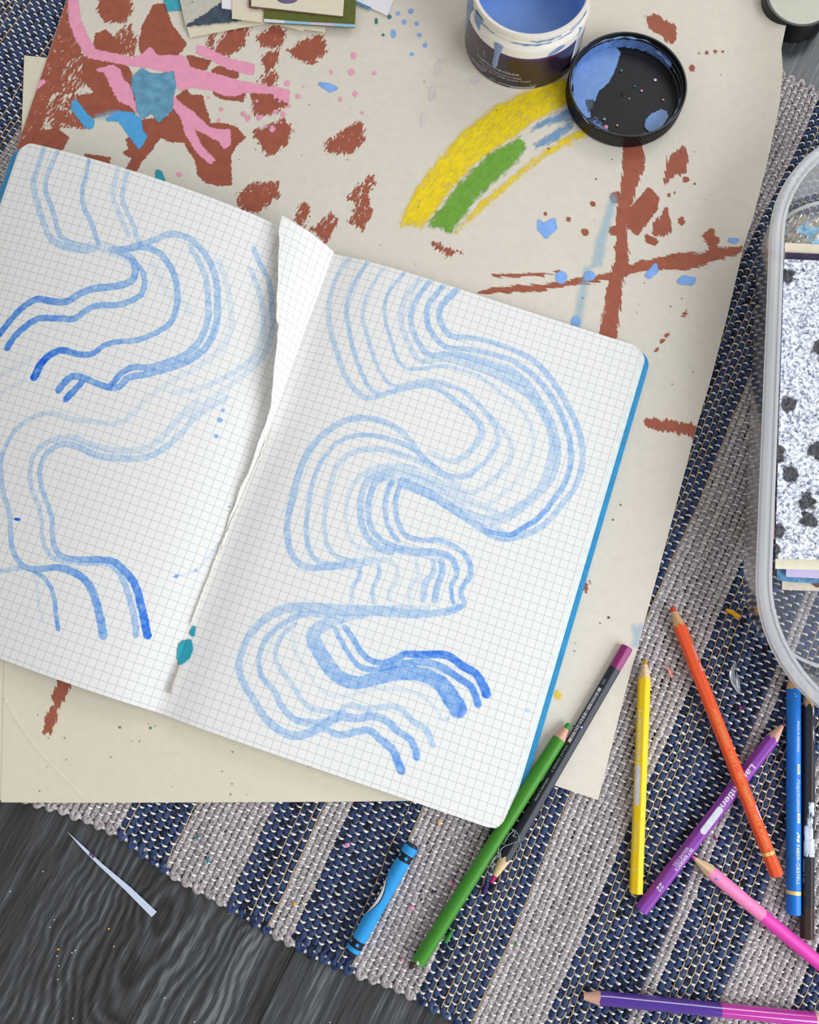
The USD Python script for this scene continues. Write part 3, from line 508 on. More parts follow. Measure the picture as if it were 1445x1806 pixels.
def block(s):
    w, h0, h1, rad = PWID - 0.0006, 0.0006, VH - 0.0006, 0.008
    v, f, uv = leaf(s, w, h0, h1, rad, -0.0004, 0.0); n = len(v) // 2; v[n:, 2] = NB_Z + 0.0022 if s > 0 else np.maximum(v[:n, 2] - 0.0034, NB_Z + 0.0020)
    v[n:, :2] += np.where((uv[n:, 0] * 0.005 * s > w * 0.5)[:, None], DU * s * 0.0035, 0)
    obj('page_block', (v, f), 'page_edge', note)
block(1); block(-1)
for s, n in ((1, 9), (-1, 4)):                                 # the leaves below fan out towards the fore-edge
    for k in range(n, 0, -1):
        v, f, uv = leaf(s, PWID + 0.00042 * k, 0.0002, VH - 0.0002, 0.008, -0.00030 * k, 0.00016, 24, 24)
        obj('leaf', (v, f), 'page_edge_blue' if k in (3, 7) else 'page_edge', note, smooth=35)
PAGES = {}
for s in (1, -1):
    v, f, uv = leaf(s, PWID, 0.0, VH, 0.008, 0.0)
    PAGES[s] = usdkit.mesh(stage, free(pathof(note), 'page'), (v, f), MATS['squared'], smooth=True, uv=uv)
    PAGES[s].CreateDoubleSidedAttr(True)
sl = [0]; laid = []
from scipy.spatial import cKDTree
def stroke(px, w, d, name='watercolour_stroke'):
    """A brush line on the page: px control points, w width (px) and d density, each a number or one per control point."""
    px = np.asarray(px, float); n = len(px); vv = nb_uv(px[[0, -1]])[1]; open0, open1 = vv[0] < 0.006, vv[1] < 0.006     # lines that run off the head of the page
    if open0: px[0] += (px[0] - px[1]) / np.linalg.norm(px[0] - px[1]) * 22
    w = np.broadcast_to(w, (n,)) if np.ndim(w) == 0 else np.interp(np.linspace(0, 1, n), np.linspace(0, 1, len(w)), w); d = np.broadcast_to(d, (n,)) if np.ndim(d) == 0 else np.interp(np.linspace(0, 1, n), np.linspace(0, 1, len(d)), d)
    L = smoothline(np.column_stack([px, w, d]), 3.0); p, w, d = L[:, :2], L[:, 2], L[:, 3]
    u, v = nb_uv(p); c = np.stack([u, v], 1); t = np.gradient(c, axis=0); t /= np.linalg.norm(t, axis=1, keepdims=True) + 1e-9; nn = np.stack([-t[:, 1], t[:, 0]], 1)
    s = np.concatenate([[0], np.cumsum(np.linalg.norm(np.diff(c, axis=0), axis=1))]); hw = w * 0.000172; e = np.minimum(s + (1.0 if open0 else 0), s[-1] - s + (1.0 if open1 else 0))
    hw = hw * np.sqrt(np.clip(1 - (1 - np.clip(e / np.maximum(hw, 1e-6), 0.02, 1)) ** 2, 0.02, 1)); ac = np.array([-1, -0.5, 0, 0.5, 1])
    P = c[:, None] + hw[:, None, None] * ac[None, :, None] * nn[:, None]; U, V = P[..., 0], P[..., 1]; side = 1 if np.median(u) > 0 else -1
    U = np.clip(U * side, 0.0005, PWID - 0.0002) * side; V = np.clip(V, 0.0004, VH - 0.0003); sl[0] += 1
    z = page_z(U, V) + 0.00010 + 0.000007 * sl[0]; xyz = np.concatenate([nb_xy(U, V), z[..., None]], -1).reshape(-1, 3)
    D = np.repeat(d[:, None], 5, 1); Q = np.stack([U.ravel(), V.ravel()], 1)                  # wet lines flow together where they meet
    for tree, h0, d0 in laid:
        dist, k = tree.query(Q, distance_upper_bound=0.004); hit = np.isfinite(dist); k = np.where(hit, k, 0); w0 = np.clip((h0[k] * 1.05 - np.where(hit, dist, 1)) / (h0[k] * 0.35 + 1e-6), 0, 1)
        D = np.minimum(D, (D.ravel() * (1 - w0) + np.maximum(D.ravel() - 0.9 * d0[k], 0.12 * D.ravel()) * w0).reshape(D.shape))
    laid.append((cKDTree(c), hw + 1e-6, d))
    q = grid_faces(len(c), 5); obj(name, (xyz, tris(q)), 'watercolour', PAGES[side].GetPrim(), smooth=True, uv=np.stack([np.tile(ac, len(c)), D.ravel()], 1))
S = stroke
# left page
S([(78, 261), (67, 295), (59, 326), (67, 361), (78, 396), (92, 423), (114, 435), (149, 441), (180, 432)], [12, 13, 12, 14, 14], [.16, .14, .16, .17, .16])
S([(102, 268), (86, 302), (80, 333), (92, 368), (99, 392), (107, 416), (131, 430), (159, 434)], 10, [.16, .2, .17])
S([(157, 285), (152, 309), (145, 337), (149, 368), (161, 392), (170, 420), (176, 434)], [6, 9, 10, 8], [.26, .22, .2])
S([(208, 302), (201, 330), (199, 347), (208, 371), (218, 396), (230, 420)], 9, .11); S([(225, 306), (218, 330), (216, 351), (225, 375), (235, 396), (242, 420), (249, 429)], 9, .15)
S([(110, 430), (135, 437), (156, 437), (180, 436), (200, 443), (225, 452), (236, 466)], [14, 22, 22, 18], [.06, .08, .08])
S([(190, 440), (221, 439), (263, 427), (301, 413), (332, 420), (353, 437), (370, 461), (382, 496), (384, 534), (382, 569), (370, 603), (346, 628), (311, 645), (263, 659), (228, 666), (208, 683), (180, 680), (149, 667), (128, 664), (111, 678), (100, 694)], [12, 13, 12, 13, 13, 12, 14], [.22, .2, .24, .3, .42, .6])
S([(332, 430), (349, 458), (363, 489), (367, 527), (367, 562), (353, 600), (329, 624), (298, 638), (263, 648), (235, 648), (215, 658), (197, 678), (186, 686)], [10, 12, 12, 10], [.12, .22, .3, .65])
S([(150, 668), (138, 681), (126, 694), (112, 708)], [12, 13], [.5, .75])
S([(205, 444), (249, 436), (277, 444), (294, 461), (308, 486), (313, 517), (311, 544), (301, 569), (277, 586), (242, 600), (208, 603), (183, 610), (163, 624), (138, 625), (111, 618), (90, 625), (73, 641), (64, 659), (57, 672)], [12, 12, 11, 10, 13, 16], [.26, .28, .3, .4, .75, 1.15])
S([(194, 437), (225, 451), (237, 465), (237, 489), (221, 501), (194, 506), (163, 510), (138, 520), (118, 532), (93, 532), (66, 528), (42, 541), (21, 562), (2, 586), (-10, 600)], [12, 14, 13, 12], [.28, .34, .38, .6, .8])
S([(238, 462), (254, 486), (253, 513), (239, 527), (208, 538), (173, 539), (152, 548), (131, 562), (104, 562), (69, 562), (45, 576), (24, 596), (10, 619)], [10, 12, 12, 13], [.3, .32, .36, .55, .8])
S([(446, 434), (457, 461), (474, 496), (480, 534), (480, 586), (469, 621), (446, 648), (398, 686), (346, 724), (322, 738)], 10, [.2, .16, .08, .06]); S([(440, 470), (460, 524), (465, 569), (460, 607), (439, 638), (391, 669), (349, 686), (298, 693)], 10, [.12, .12, .05])
S([(384, 455), (401, 503), (408, 551), (408, 579), (388, 617), (346, 648), (311, 668), (263, 700), (242, 721), (221, 742), (194, 748)], 11, [.07, .06, .05, .08]); S([(266, 460), (284, 493), (301, 524), (330, 540), (332, 560)], 14, [.05, .03, .05]); S([(60, 630), (21, 652), (-4, 664)], 10, .05); S([(48, 668), (21, 682), (-5, 694)], 9, .05)
S([(194, 748), (159, 743), (131, 740), (104, 731), (83, 729), (55, 738), (31, 755), (14, 780), (3, 807), (2, 838), (7, 873), (16, 901), (19, 935), (21, 963), (31, 987), (45, 1001), (69, 1004), (100, 1001), (128, 1008), (149, 1022), (163, 1042), (173, 1074), (180, 1105), (183, 1129)], [10, 9, 10, 10, 13, 15], [.08, .12, .2, .2, .3, .5, .42])
S([(-5, 1009), (21, 1004), (45, 1001)], 9, .16); S([(59, 1008), (76, 1018), (90, 1036), (97, 1063), (100, 1091), (104, 1114)], [7, 8, 8], [.25, .35, .5]); S([(59, 1011), (67, 1039), (69, 1070), (78, 1100)], [7, 5, 4], .07)
S([(405, 700), (374, 717), (343, 738), (318, 766), (291, 790), (256, 807), (215, 809), (173, 804), (142, 790), (121, 783), (100, 787), (80, 804), (71, 828), (73, 856), (83, 887), (92, 915), (93, 942), (97, 966), (111, 982), (138, 987), (173, 987), (201, 991), (221, 1008), (239, 1032), (249, 1067), (256, 1098), (262, 1128)], [10, 12, 12, 9, 10, 13, 14], [.08, .14, .18, .2, .22, .3, .6, .95])
S([(353, 703), (322, 731), (298, 759), (266, 787), (235, 795), (194, 793), (156, 783), (131, 771), (104, 773), (80, 783), (59, 804), (54, 828), (55, 859), (69, 894), (74, 921), (76, 953), (87, 977), (104, 987), (149, 994), (187, 994), (208, 1008), (221, 1032), (232, 1067), (239, 1098), (240, 1126)], [12, 12, 10, 8, 9, 12], [.07, .1, .14, .14, .2, .28])
for x, y, q in [(394, 724, 8), (388, 741, 10), (382, 770, 9), (346, 1006, 7), (405, 894, 5)]: S([(x - q / 2, y + 1), (x + q / 2, y - 1)], q, .35, 'watercolour_drop')
S([(306, 1018), (316, 1015)], 5, .5, 'watercolour_drop'); S([(25, 915), (37, 917)], 5, 1.45, 'watercolour_drop'); S([(308, 1018), (346, 1006), (370, 980), (390, 955)], 6, .06)
# right page
S([(618, 454), (601, 477), (587, 508), (580, 546), (583, 581), (594, 619), (604, 650), (618, 678), (639, 698), (656, 702), (687, 693), (722, 684), (760, 676), (791, 681), (815, 688), (839, 709), (860, 733), (874, 754), (878, 778), (864, 806), (843, 826), (815, 840), (788, 838), (767, 826), (746, 809), (732, 788), (711, 764), (684, 747), (649, 738), (615, 740), (583, 757), (556, 781), (538, 809), (526, 840), (516, 880), (509, 911), (507, 943), (512, 970), (525, 991), (542, 1001), (573, 1001), (612, 996)], [9, 11, 10, 9, 9, 10, 12, 13, 12, 11], [.12, .16, .14, .16, .14, .18, .22, .2])
S([(647, 467), (632, 487), (618, 518), (611, 546), (615, 574), (623, 615), (635, 650), (646, 674), (656, 688), (677, 695), (698, 688), (746, 681), (777, 688), (805, 709), (829, 729), (846, 747), (850, 764), (839, 785), (822, 803), (801, 814), (777, 807), (756, 795)], [8, 9, 8, 8, 12, 13, 10], [.2, .2, .2, .16, .2, .13, .08])
S([(675, 477), (656, 505), (644, 532), (640, 560), (647, 588), (656, 619), (668, 650), (684, 674), (701, 681), (732, 674), (767, 671), (798, 681), (826, 698), (857, 726), (884, 754), (900, 778), (903, 795), (896, 817), (877, 840), (855, 859), (833, 869), (808, 864), (780, 853)], [7, 8, 7, 8, 10, 9], [.12, .16, .16, .12, .12, .1, .08])
S([(706, 491), (687, 515), (679, 543), (682, 574), (691, 601), (701, 633), (718, 650), (749, 650), (781, 646), (815, 653), (850, 667), (881, 691), (913, 715), (935, 748), (941, 776), (938, 804), (924, 829), (907, 853), (885, 873), (863, 889), (841, 892), (808, 884)], [7, 7, 8, 9, 9], [.18, .2, .16, .12, .06, .06, .06])
S([(737, 498), (718, 522), (708, 553), (711, 581), (722, 608), (736, 633), (753, 638), (781, 634), (815, 640), (857, 654), (900, 675), (935, 699), (957, 729), (971, 760), (974, 790), (968, 823), (957, 853), (935, 878), (907, 898), (877, 912), (849, 912), (822, 900)], [12, 11, 10, 16, 12, 11, 11], [.1, .1, .12, .18, .16, .14, .12])
S([(756, 501), (737, 525), (725, 556), (729, 584), (743, 612), (760, 627), (798, 625), (839, 634), (884, 650), (899, 655), (929, 679), (954, 715), (974, 751), (983, 787), (982, 817), (971, 848), (949, 873), (924, 895), (891, 917), (863, 923)], [10, 11, 13, 20, 14, 12, 12], [.22, .2, .2, .16, .2, .15, .12])
S([(779, 510), (760, 532), (753, 560), (760, 584), (777, 605), (794, 614), (833, 617), (884, 630), (905, 637), (935, 657), (960, 682), (982, 715), (999, 754), (1007, 790), (1006, 823), (996, 853), (977, 881), (952, 912), (924, 931), (902, 943), (877, 941), (849, 934)], [10, 11, 10, 12, 11, 10, 9], [.24, .24, .2, .2, .24, .28, .5, .3])
S([(801, 517), (782, 536), (775, 556), (784, 581), (801, 594), (836, 597), (867, 604), (899, 615), (935, 632), (960, 654), (985, 687), (1004, 721), (1021, 759), (1028, 798), (1025, 831), (1013, 862), (990, 892), (963, 923), (929, 942), (891, 950), (867, 943), (836, 922), (798, 896), (763, 874), (729, 858), (701, 848)], [13, 12, 10, 12, 12, 11, 12, 16, 20], [.24, .22, .2, .2, .2, .18, .2, .22, .22])
S([(668, 836), (700, 842), (740, 856), (780, 878), (815, 902), (852, 926), (890, 938)], [20, 34, 30, 24, 12], [.06, .12, .10, .08]); S([(690, 832), (740, 838), (790, 860), (830, 884), (880, 905)], [10, 16, 16, 12], [.08, .12, .1, .08])
S([(843, 829), (822, 842), (788, 837), (760, 818), (732, 794), (701, 779), (663, 769), (625, 769), (594, 782), (573, 806), (558, 834), (548, 870), (542, 910), (541, 945), (548, 975), (563, 991), (590, 998)], [7, 10, 9, 8, 9, 8], [.16, .2, .2, .2, .2, .22])
S([(815, 861), (774, 834), (746, 817), (711, 803), (677, 793), (642, 793), (613, 804), (594, 824), (584, 855), (576, 885), (573, 915), (574, 945), (580, 965), (594, 981), (615, 988), (645, 992)], [10, 12, 10, 8, 9], [.1, .14, .12, .14, .16])
S([(740, 830), (711, 824), (677, 824), (649, 832), (628, 849), (615, 873), (611, 901), (611, 925), (618, 950), (635, 967), (663, 972), (690, 976)], [14, 12, 8, 7, 9], [.1, .1, .07, .08]); S([(698, 832), (670, 836), (648, 849), (638, 873), (636, 901), (640, 929), (650, 950), (672, 967), (698, 974)], 12, [.16, .18, .2, .2])
S([(690, 838), (665, 849), (654, 873), (650, 905), (656, 932), (670, 950), (691, 962), (711, 968)], [14, 10, 10], [.2, .24, .22]); S([(694, 846), (684, 867), (680, 891), (682, 918), (691, 939), (706, 958)], [11, 9, 9], [.28, .24, .24])
S([(706, 855), (699, 880), (698, 901), (704, 925), (718, 946), (746, 953), (774, 953), (798, 962), (819, 977), (829, 995), (831, 1015), (820, 1029), (813, 1046), (819, 1064), (805, 1076), (781, 1084)], [9, 10, 10, 9], [.26, .24, .24, .26, .24]); S([(680, 962), (698, 967), (732, 974), (767, 974), (791, 981), (803, 995), (806, 1015), (796, 1033), (798, 1053), (801, 1067)], [14, 14, 12, 8, 7], [.2, .22, .26, .3, .5])
S([(650, 972), (690, 968), (730, 973), (775, 982)], [12, 22, 20, 14], [.06, .08, .08, .06]); S([(560, 998), (608, 997), (650, 990), (690, 986)], [10, 18, 16, 8], [.16, .14, .08])
S([(635, 998), (634, 1019), (623, 1036), (621, 1066)], 9, [.16, .16, .12]); S([(666, 994), (670, 1012), (658, 1040), (660, 1066)], 8, [.16, .2, .14]); S([(688, 986), (702, 1005), (698, 1029), (687, 1043), (689, 1064)], 8, .09); S([(732, 984), (737, 1001), (736, 1019), (724, 1040), (722, 1066)], 7, .09)
S([(763, 984), (765, 1008), (751, 1029), (746, 1062)], [9, 10, 14, 14], .17); S([(777, 984), (781, 1008), (771, 1036), (767, 1066)], 12, .24)
S([(815, 1068), (774, 1081), (729, 1083), (684, 1079), (642, 1077), (608, 1077), (573, 1074), (538, 1071), (504, 1074), (469, 1091), (442, 1119), (428, 1147), (422, 1178), (431, 1206), (448, 1233), (462, 1258), (479, 1277), (499, 1291), (524, 1298), (553, 1290), (587, 1270), (612, 1255)], [8, 16, 20, 20, 16, 13, 12, 13, 14, 15, 14], [.24, .2, .18, .18, .2, .2, .22, .24])
S([(760, 1072), (700, 1074), (640, 1082), (590, 1094)], [8, 14, 18, 16], [.1, .14, .16]); S([(594, 1085), (538, 1083), (504, 1098), (480, 1116), (462, 1143), (457, 1174), (466, 1199), (483, 1216), (497, 1244), (514, 1264), (533, 1273), (566, 1275), (599, 1265), (632, 1267), (657, 1263), (682, 1271), (703, 1290), (724, 1304), (734, 1326), (736, 1342)], [14, 10, 9, 10, 12, 14, 14, 12, 13], [.18, .2, .24, .24, .24, .26, .32, .55])
S([(535, 1293), (566, 1284), (599, 1296), (632, 1290), (653, 1289), (674, 1306), (695, 1325), (703, 1346), (712, 1366)], [8, 12, 12, 14, 14], [.2, .26, .4, .6]); S([(525, 1098), (500, 1119), (487, 1147), (490, 1171), (504, 1192), (521, 1216), (535, 1237), (552, 1251), (583, 1256), (600, 1256), (616, 1243), (649, 1250), (690, 1246), (711, 1254), (732, 1275), (753, 1288), (766, 1320)], [8, 9, 9, 10, 11], [.15, .13, .16, .15, .2])
S([(525, 1115), (518, 1143), (531, 1164), (545, 1188), (563, 1212), (587, 1228), (621, 1226), (670, 1214), (729, 1221), (760, 1240), (783, 1272)], [6, 6, 8, 5], [.08, .06, .06, .09])
S([(610, 1086), (566, 1106), (553, 1123), (563, 1147), (583, 1178), (604, 1197), (630, 1204), (660, 1198), (690, 1190), (720, 1187), (752, 1192), (778, 1206), (793, 1226), (806, 1246), (814, 1266)], [20, 26, 26, 22, 24, 26, 30, 34], [.12, .24, .34, .36, .38, .46, .66])
S([(590, 1106), (604, 1133), (618, 1157), (639, 1178), (670, 1180), (698, 1172), (746, 1168), (781, 1178), (808, 1195), (829, 1209), (839, 1226), (845, 1249)], [9, 9, 10, 13, 12, 12], [.3, .34, .4, .4, .6, .6]); S([(606, 1102), (625, 1129), (635, 1147), (653, 1164), (677, 1169), (701, 1161), (715, 1154), (746, 1155), (788, 1156), (815, 1174), (839, 1188), (853, 1209), (861, 1232)], [10, 10, 11, 13, 14, 16], [.34, .42, .5, .85, .8, 1.0])
for x, y in [(932, 1253), (790, 1268)]: S([(x - 5, y + 2), (x + 4, y - 3)], 7, .14, 'watercolour_drop')

# the torn stub of a missing page, standing up from the fold
FOLD = [(589, 444), (570, 497), (550, 552), (535, 592), (518, 640), (500, 690), (480, 742), (462, 790), (440, 846), (415, 908), (392, 968)]
FREE = [(496, 380), (492, 448), (491, 510), (488, 565), (490, 600), (485, 645), (480, 690), (477, 722), (462, 762), (446, 812), (424, 862), (405, 915), (390, 970)]
FZ = [.033, .032, .031, .030, .0295, .028, .025, .022, .0185, .0165, .0145, .0125, .0118]
t = np.linspace(0, 1, 90); fo = np.stack([np.interp(t, np.linspace(0, 1, len(FOLD)), np.array(FOLD)[:, k]) for k in (0, 1)], 1)
jag = np.interp(t, np.linspace(0, 1, 34), np.random.default_rng(3).normal(0, 1.1, 34)); fr = np.stack([np.interp(t, np.linspace(0, 1, len(FREE)), np.array(FREE)[:, k]) for k in (0, 1)], 1); fr[:, 0] += jag
a = G(fo, page_z(0) + 0.0006); b = G(fr, np.interp(t, np.linspace(0, 1, len(FZ)), FZ)); k = np.linspace(0, 1, 14)
P = a[:, None] + (b - a)[:, None] * k[None, :, None]; P[..., 2] += 0.0035 * np.sin(k * math.pi)[None] * np.clip(np.linalg.norm(b - a, axis=1) / 0.035, 0, 1)[:, None]
P = P.reshape(-1, 3); d = (P[:, :2] - A0) @ DV; w = np.tile(k, 90) * np.repeat(np.linalg.norm(b - a, axis=1), 14)
v = np.vstack([P, P - [0, 0, 0.0001]]); q = tris(grid_faces(90, 14)); m = len(P)
st = usdkit.mesh(stage, free(pathof(note), 'torn_stub'), (v, np.vstack([q, q[:, ::-1] + m])), MATS['squared'], smooth=True, uv=np.tile(np.stack([w / 0.005, d / 0.005], 1), (2, 1))); st.CreateDoubleSidedAttr(True)
e = fr[::1]; ew = G(e, np.interp(t, np.linspace(0, 1, len(FZ)), FZ)); obj('torn_edge', tube(ew, 0.00032, 5), 'torn_paper', note, smooth=True)
# inner torn remnant running down the fold, and the curled lip near the foot
pr = smoothline([(478, 742), (462, 800), (440, 850), (412, 915), (388, 970), (360, 1040), (338, 1100)], 5); j = np.random.default_rng(5).normal(0, 0.8, len(pr)); pr[:, 0] += j
obj('torn_edge', tube(np.column_stack([G(pr, page_z(0))[:, :2], np.full(len(pr), page_z(0) + 0.0012)]), 0.0006, 5), 'torn_paper', note, smooth=True)
lip = np.array([(318, 1170), (314, 1182), (306, 1200), (300, 1214), (297, 1222), (302, 1223), (304, 1212), (309, 1198), (315, 1182)])
obj('curled_paper', slab(G(lip, page_z(0) + 0.001)[:, :2], page_z(0) + 0.0002, page_z(0) + 0.0022), 'curl_paper', note)
def on_page(px, m, name, load=0.4):
    u, vv = nb_uv(np.array(px)); w = nb_xy(u, vv); pg = Polygon(w).buffer(0.0003); v2, f2 = trimesh.creation.triangulate_polygon(pg, engine='earcut') if False else (None, None)
    x0, y0, x1, y1 = pg.bounds; c = 0.0005; X, Y = np.meshgrid(np.arange(x0 - c, x1 + 2 * c, c), np.arange(y0 - c, y1 + 2 * c, c), indexing='ij'); Q = np.stack([X.ravel(), Y.ravel()], 1)
    sd = shapely.distance(shapely.points(Q), pg.boundary) * np.where(shapely.contains_xy(pg, Q[:, 0], Q[:, 1]), 1, -1); q = grid_faces(*X.shape); q = q[(sd[q] > -0.0006).any(1)]; idx, q = np.unique(q, return_inverse=True); q = q.reshape(-1, 4); Q, sd = Q[idx], sd[idx]
    uu = (Q - A0) @ DU; vq = (Q - A0) @ DV; obj(name, (np.column_stack([Q, page_z(uu, vq) + 0.0007]), tris(q)), m, note, smooth=True, uv=np.stack([np.clip(sd * 250, -0.5, 0.25), np.full(len(Q), load)], 1))
on_page([(320, 1137), (326, 1133), (335, 1131), (338, 1145), (333, 1158), (318, 1170), (316, 1152)], 'teal_paint', 'paint_dab'); on_page([(337, 1116), (343, 1107), (341, 1120)], 'teal_paint', 'paint_dab', 0.2)
# ---------------------------------------------------------------- more helpers
def patch(poly, cell):
    """A filled outline in the plane as vertices and triangles, split to about the size cell."""
    from scipy.spatial import Delaunay
    out = []
    for pg in (poly.geoms if hasattr(poly, 'geoms') else [poly]):
        pg = pg.buffer(0)
        if pg.is_empty or pg.area < 1e-12 or pg.geom_type != 'Polygon': continue
        s = pg.segmentize(cell); P = np.vstack([np.array(c.coords)[:-1] for c in [s.exterior, *s.interiors]])
        x0, y0, x1, y1 = pg.bounds; X, Y = np.meshgrid(np.arange(x0, x1, cell), np.arange(y0, y1, cell)); g = np.stack([X.ravel(), Y.ravel()], 1)
        inn = pg.buffer(-cell * 0.35)
        if not inn.is_empty and len(g): P = np.vstack([P, g[shapely.contains_xy(inn, g[:, 0], g[:, 1])]])
        P = np.unique(np.round(P, 9), axis=0)
        if len(P) < 3: continue
        T = Delaunay(P).simplices; c = P[T].mean(1); T = T[shapely.contains_xy(pg.buffer(1e-9), c[:, 0], c[:, 1])]
        a = P[T]; sg = np.cross(a[:, 1] - a[:, 0], a[:, 2] - a[:, 0]); T = T[np.abs(sg) > 1e-16]; sg = sg[np.abs(sg) > 1e-16]; T[sg < 0] = T[sg < 0][:, ::-1]
        if len(T):
            idx, T = np.unique(T, return_inverse=True); out.append((P[idx], T.reshape(-1, 3)))
    o, vs, fs = 0, [], []
    for v, f in out: vs.append(v); fs.append(f + o); o += len(v)
    return (np.vstack(vs), np.vstack(fs)) if vs else (np.zeros((0, 2)), np.zeros((0, 3), int))
def text_shape(text, height, bold=False):
    """Lettering as flat triangles in the plane (x to the right, capitals 'height' tall)."""
    m = meshkit.text_mesh(text, height, 0.001, bold); v, f = np.array(m.vertices), np.array(m.faces)
    top = (v[f][:, :, 2] > 0.0005).all(1); f = f[top]; idx, f = np.unique(f, return_inverse=True)
    v, f = trimesh.remesh.subdivide_to_size(v[idx] * [1, 1, 0], f.reshape(-1, 3), height * 0.3, max_iter=12); return v[:, :2], f
def stroke_poly(pts, w): return LineString(pts).buffer(w / 2)
def flat_blob(parent, px, m, z, load=0.1, name='paint_dab', cell=0.0007):
    w = G(px, z)[:, :2]; pg = Polygon(w).buffer(0).buffer(0.0004).buffer(-0.0004); ext = pg.buffer(0.001); x0, y0, x1, y1 = ext.bounds; cell = min(cell, max(x1 - x0, y1 - y0) / 8)
    X, Y = np.meshgrid(np.arange(x0 - cell, x1 + 2 * cell, cell), np.arange(y0 - cell, y1 + 2 * cell, cell), indexing='ij'); P = np.stack([X.ravel(), Y.ravel()], 1)
    sd = shapely.distance(shapely.points(P), pg.boundary) * np.where(shapely.contains_xy(pg, P[:, 0], P[:, 1]), 1, -1); q = grid_faces(*X.shape); q = q[(sd[q] > -0.001).any(1)]
    idx, q = np.unique(q, return_inverse=True); layer[0] += 1
    obj(name, (np.column_stack([P[idx], np.full(len(idx), z + 0.000002 * (layer[0] % 60))]), tris(q.reshape(-1, 4))), m, parent, smooth=True, uv=np.stack([np.clip(sd[idx] * 250, -0.5, 0.22), np.full(len(idx), load)], 1))
def frame(x, y, z, o): return Gf.Matrix4d(*x, 0, *y, 0, *z, 0, *o, 1)

# ---------------------------------------------------------------- materials of the objects
plain('white_plastic', (236, 230, 220), 0.35, 0.5, var=0.03)
plain('jar_label', (40, 26, 44), 0.22, 0.5, coat=0.4, var=0.25, scale=40)
plain('label_band', (78, 44, 92), 0.3, 0.5)
plain('label_print', (196, 190, 196), 0.5, 0.3)
plain('label_outline', (150, 132, 108), 0.4, 0.4)
plain('barcode_panel', (206, 204, 210), 0.4, 0.4)
plain('print_grey', (96, 96, 108), 0.6, 0.3)
plain('wet_paint', (122, 160, 222), 0.28, 0.5, var=0.05, scale=120, bump=0.25, bscale=90)
plain('drip_paint', (124, 150, 190), 0.35, 0.5, var=0.06, scale=200)
plain('black_plastic', (14, 15, 18), 0.34, 0.5, var=0.2, scale=500)
plain('black_floor', (17, 18, 22), 0.5, 0.4, var=0.3, scale=160)
plain('cream_disc', (206, 205, 188), 0.6, 0.3, var=0.03)
paint('lid_paint', (106, 142, 200), 0.7, 420, 0.09, 0.3, var=0.1)
paint('lid_smear', (84, 114, 168), 2.2, 300, 0.16, 0.3, var=0.2)
plain('card_cream', (232, 222, 198), 0.8, 0.2, var=0.03); plain('card_grey', (206, 200, 186), 0.85, 0.2, var=0.05); plain('card_teal', (70, 170, 190), 0.7, 0.3, var=0.15)
plain('card_white', (240, 240, 246), 0.7, 0.3, var=0.02); plain('card_green', (98, 104, 44), 0.7, 0.3, var=0.08); plain('card_lilac', (208, 196, 232), 0.7, 0.3, var=0.03); plain('card_beige', (218, 206, 188), 0.8, 0.2)
plain('card_violet', (64, 52, 84), 0.6, 0.3, var=0.5, scale=120); plain('card_brown', (120, 84, 76), 0.8, 0.2, var=0.3, scale=400); plain('card_blue_edge', (96, 140, 178), 0.7, 0.3, var=0.4, scale=400)
paint('slate_paint', (60, 74, 88), 1.6, 700, 0.1, 0.5, var=0.3); plain('stripe_blue', (150, 196, 228), 0.7, 0.3); plain('stripe_white', (226, 230, 236), 0.7, 0.3); plain('stripe_lilac', (204, 192, 220), 0.7, 0.3)
plain('sky_flat', (70, 160, 205), 0.7, 0.3, var=0.2, scale=150); plain('sliver', (206, 216, 238), 0.6, 0.3, var=0.03); plain('violet_print', (84, 66, 108), 0.6, 0.3); plain('oval_violet', (116, 100, 132), 0.6, 0.3)
def speckled(name):
    n = {'co': ('texture_coordinate', {}), 'a': ('noise_texture', {'scale': 520.0, 'detail': 5.0, 'roughness': 0.75, 'distortion': 0.2}), 'b': ('voronoi_texture', {'dimensions': '2D', 'scale': 50.0, 'randomness': 1.0}),
         'nd': ('noise_texture', {'scale': 220.0, 'detail': 3.0}), 'bd': ('math', {'math_type': 'multiply_add', 'value2': 0.5, 'value3': -0.25}), 'ba': ('math', {'math_type': 'add'}),
         'pk': ('separate_color', {}), 'pt': ('math', {'math_type': 'greater_than', 'value2': 0.42}), 'bm': ('map_range', {'from_min': 0.22, 'from_max': 0.30, 'to_min': 1.0, 'to_max': 0.0, 'clamp': True}), 'bx': ('math', {'math_type': 'multiply'}),
         'r': ('rgb_ramp', {'ramp': [(0.36, lin((66, 70, 84))), (0.46, lin((176, 182, 200))), (0.56, lin((243, 244, 250)))]}), 'r2': ('rgb_ramp', {'ramp': [(0.40, lin((34, 34, 38))), (0.62, lin((98, 98, 104)))]}),
         'm': ('mix_color', {}), 'p': ('principled_bsdf', {'roughness': 0.7, 'specular_ior_level': 0.3})}
    l = [('co.object', 'a.vector'), ('co.object', 'b.vector'), ('co.object', 'nd.vector'), ('nd.fac', 'bd.value1'), ('bd.value', 'ba.value1'), ('b.distance', 'ba.value2'), ('ba.value', 'bm.value'), ('b.color', 'pk.color'), ('pk.r', 'pt.value1'),
         ('bm.result', 'bx.value1'), ('pt.value', 'bx.value2'), ('bx.value', 'm.fac'), ('a.fac', 'r.fac'), ('a.fac', 'r2.fac'), ('r.color', 'm.a'), ('r2.color', 'm.b'), ('m.result', 'p.base_color')]
    return mat(name, n, l, 'p.BSDF')
speckled('speckled_card')
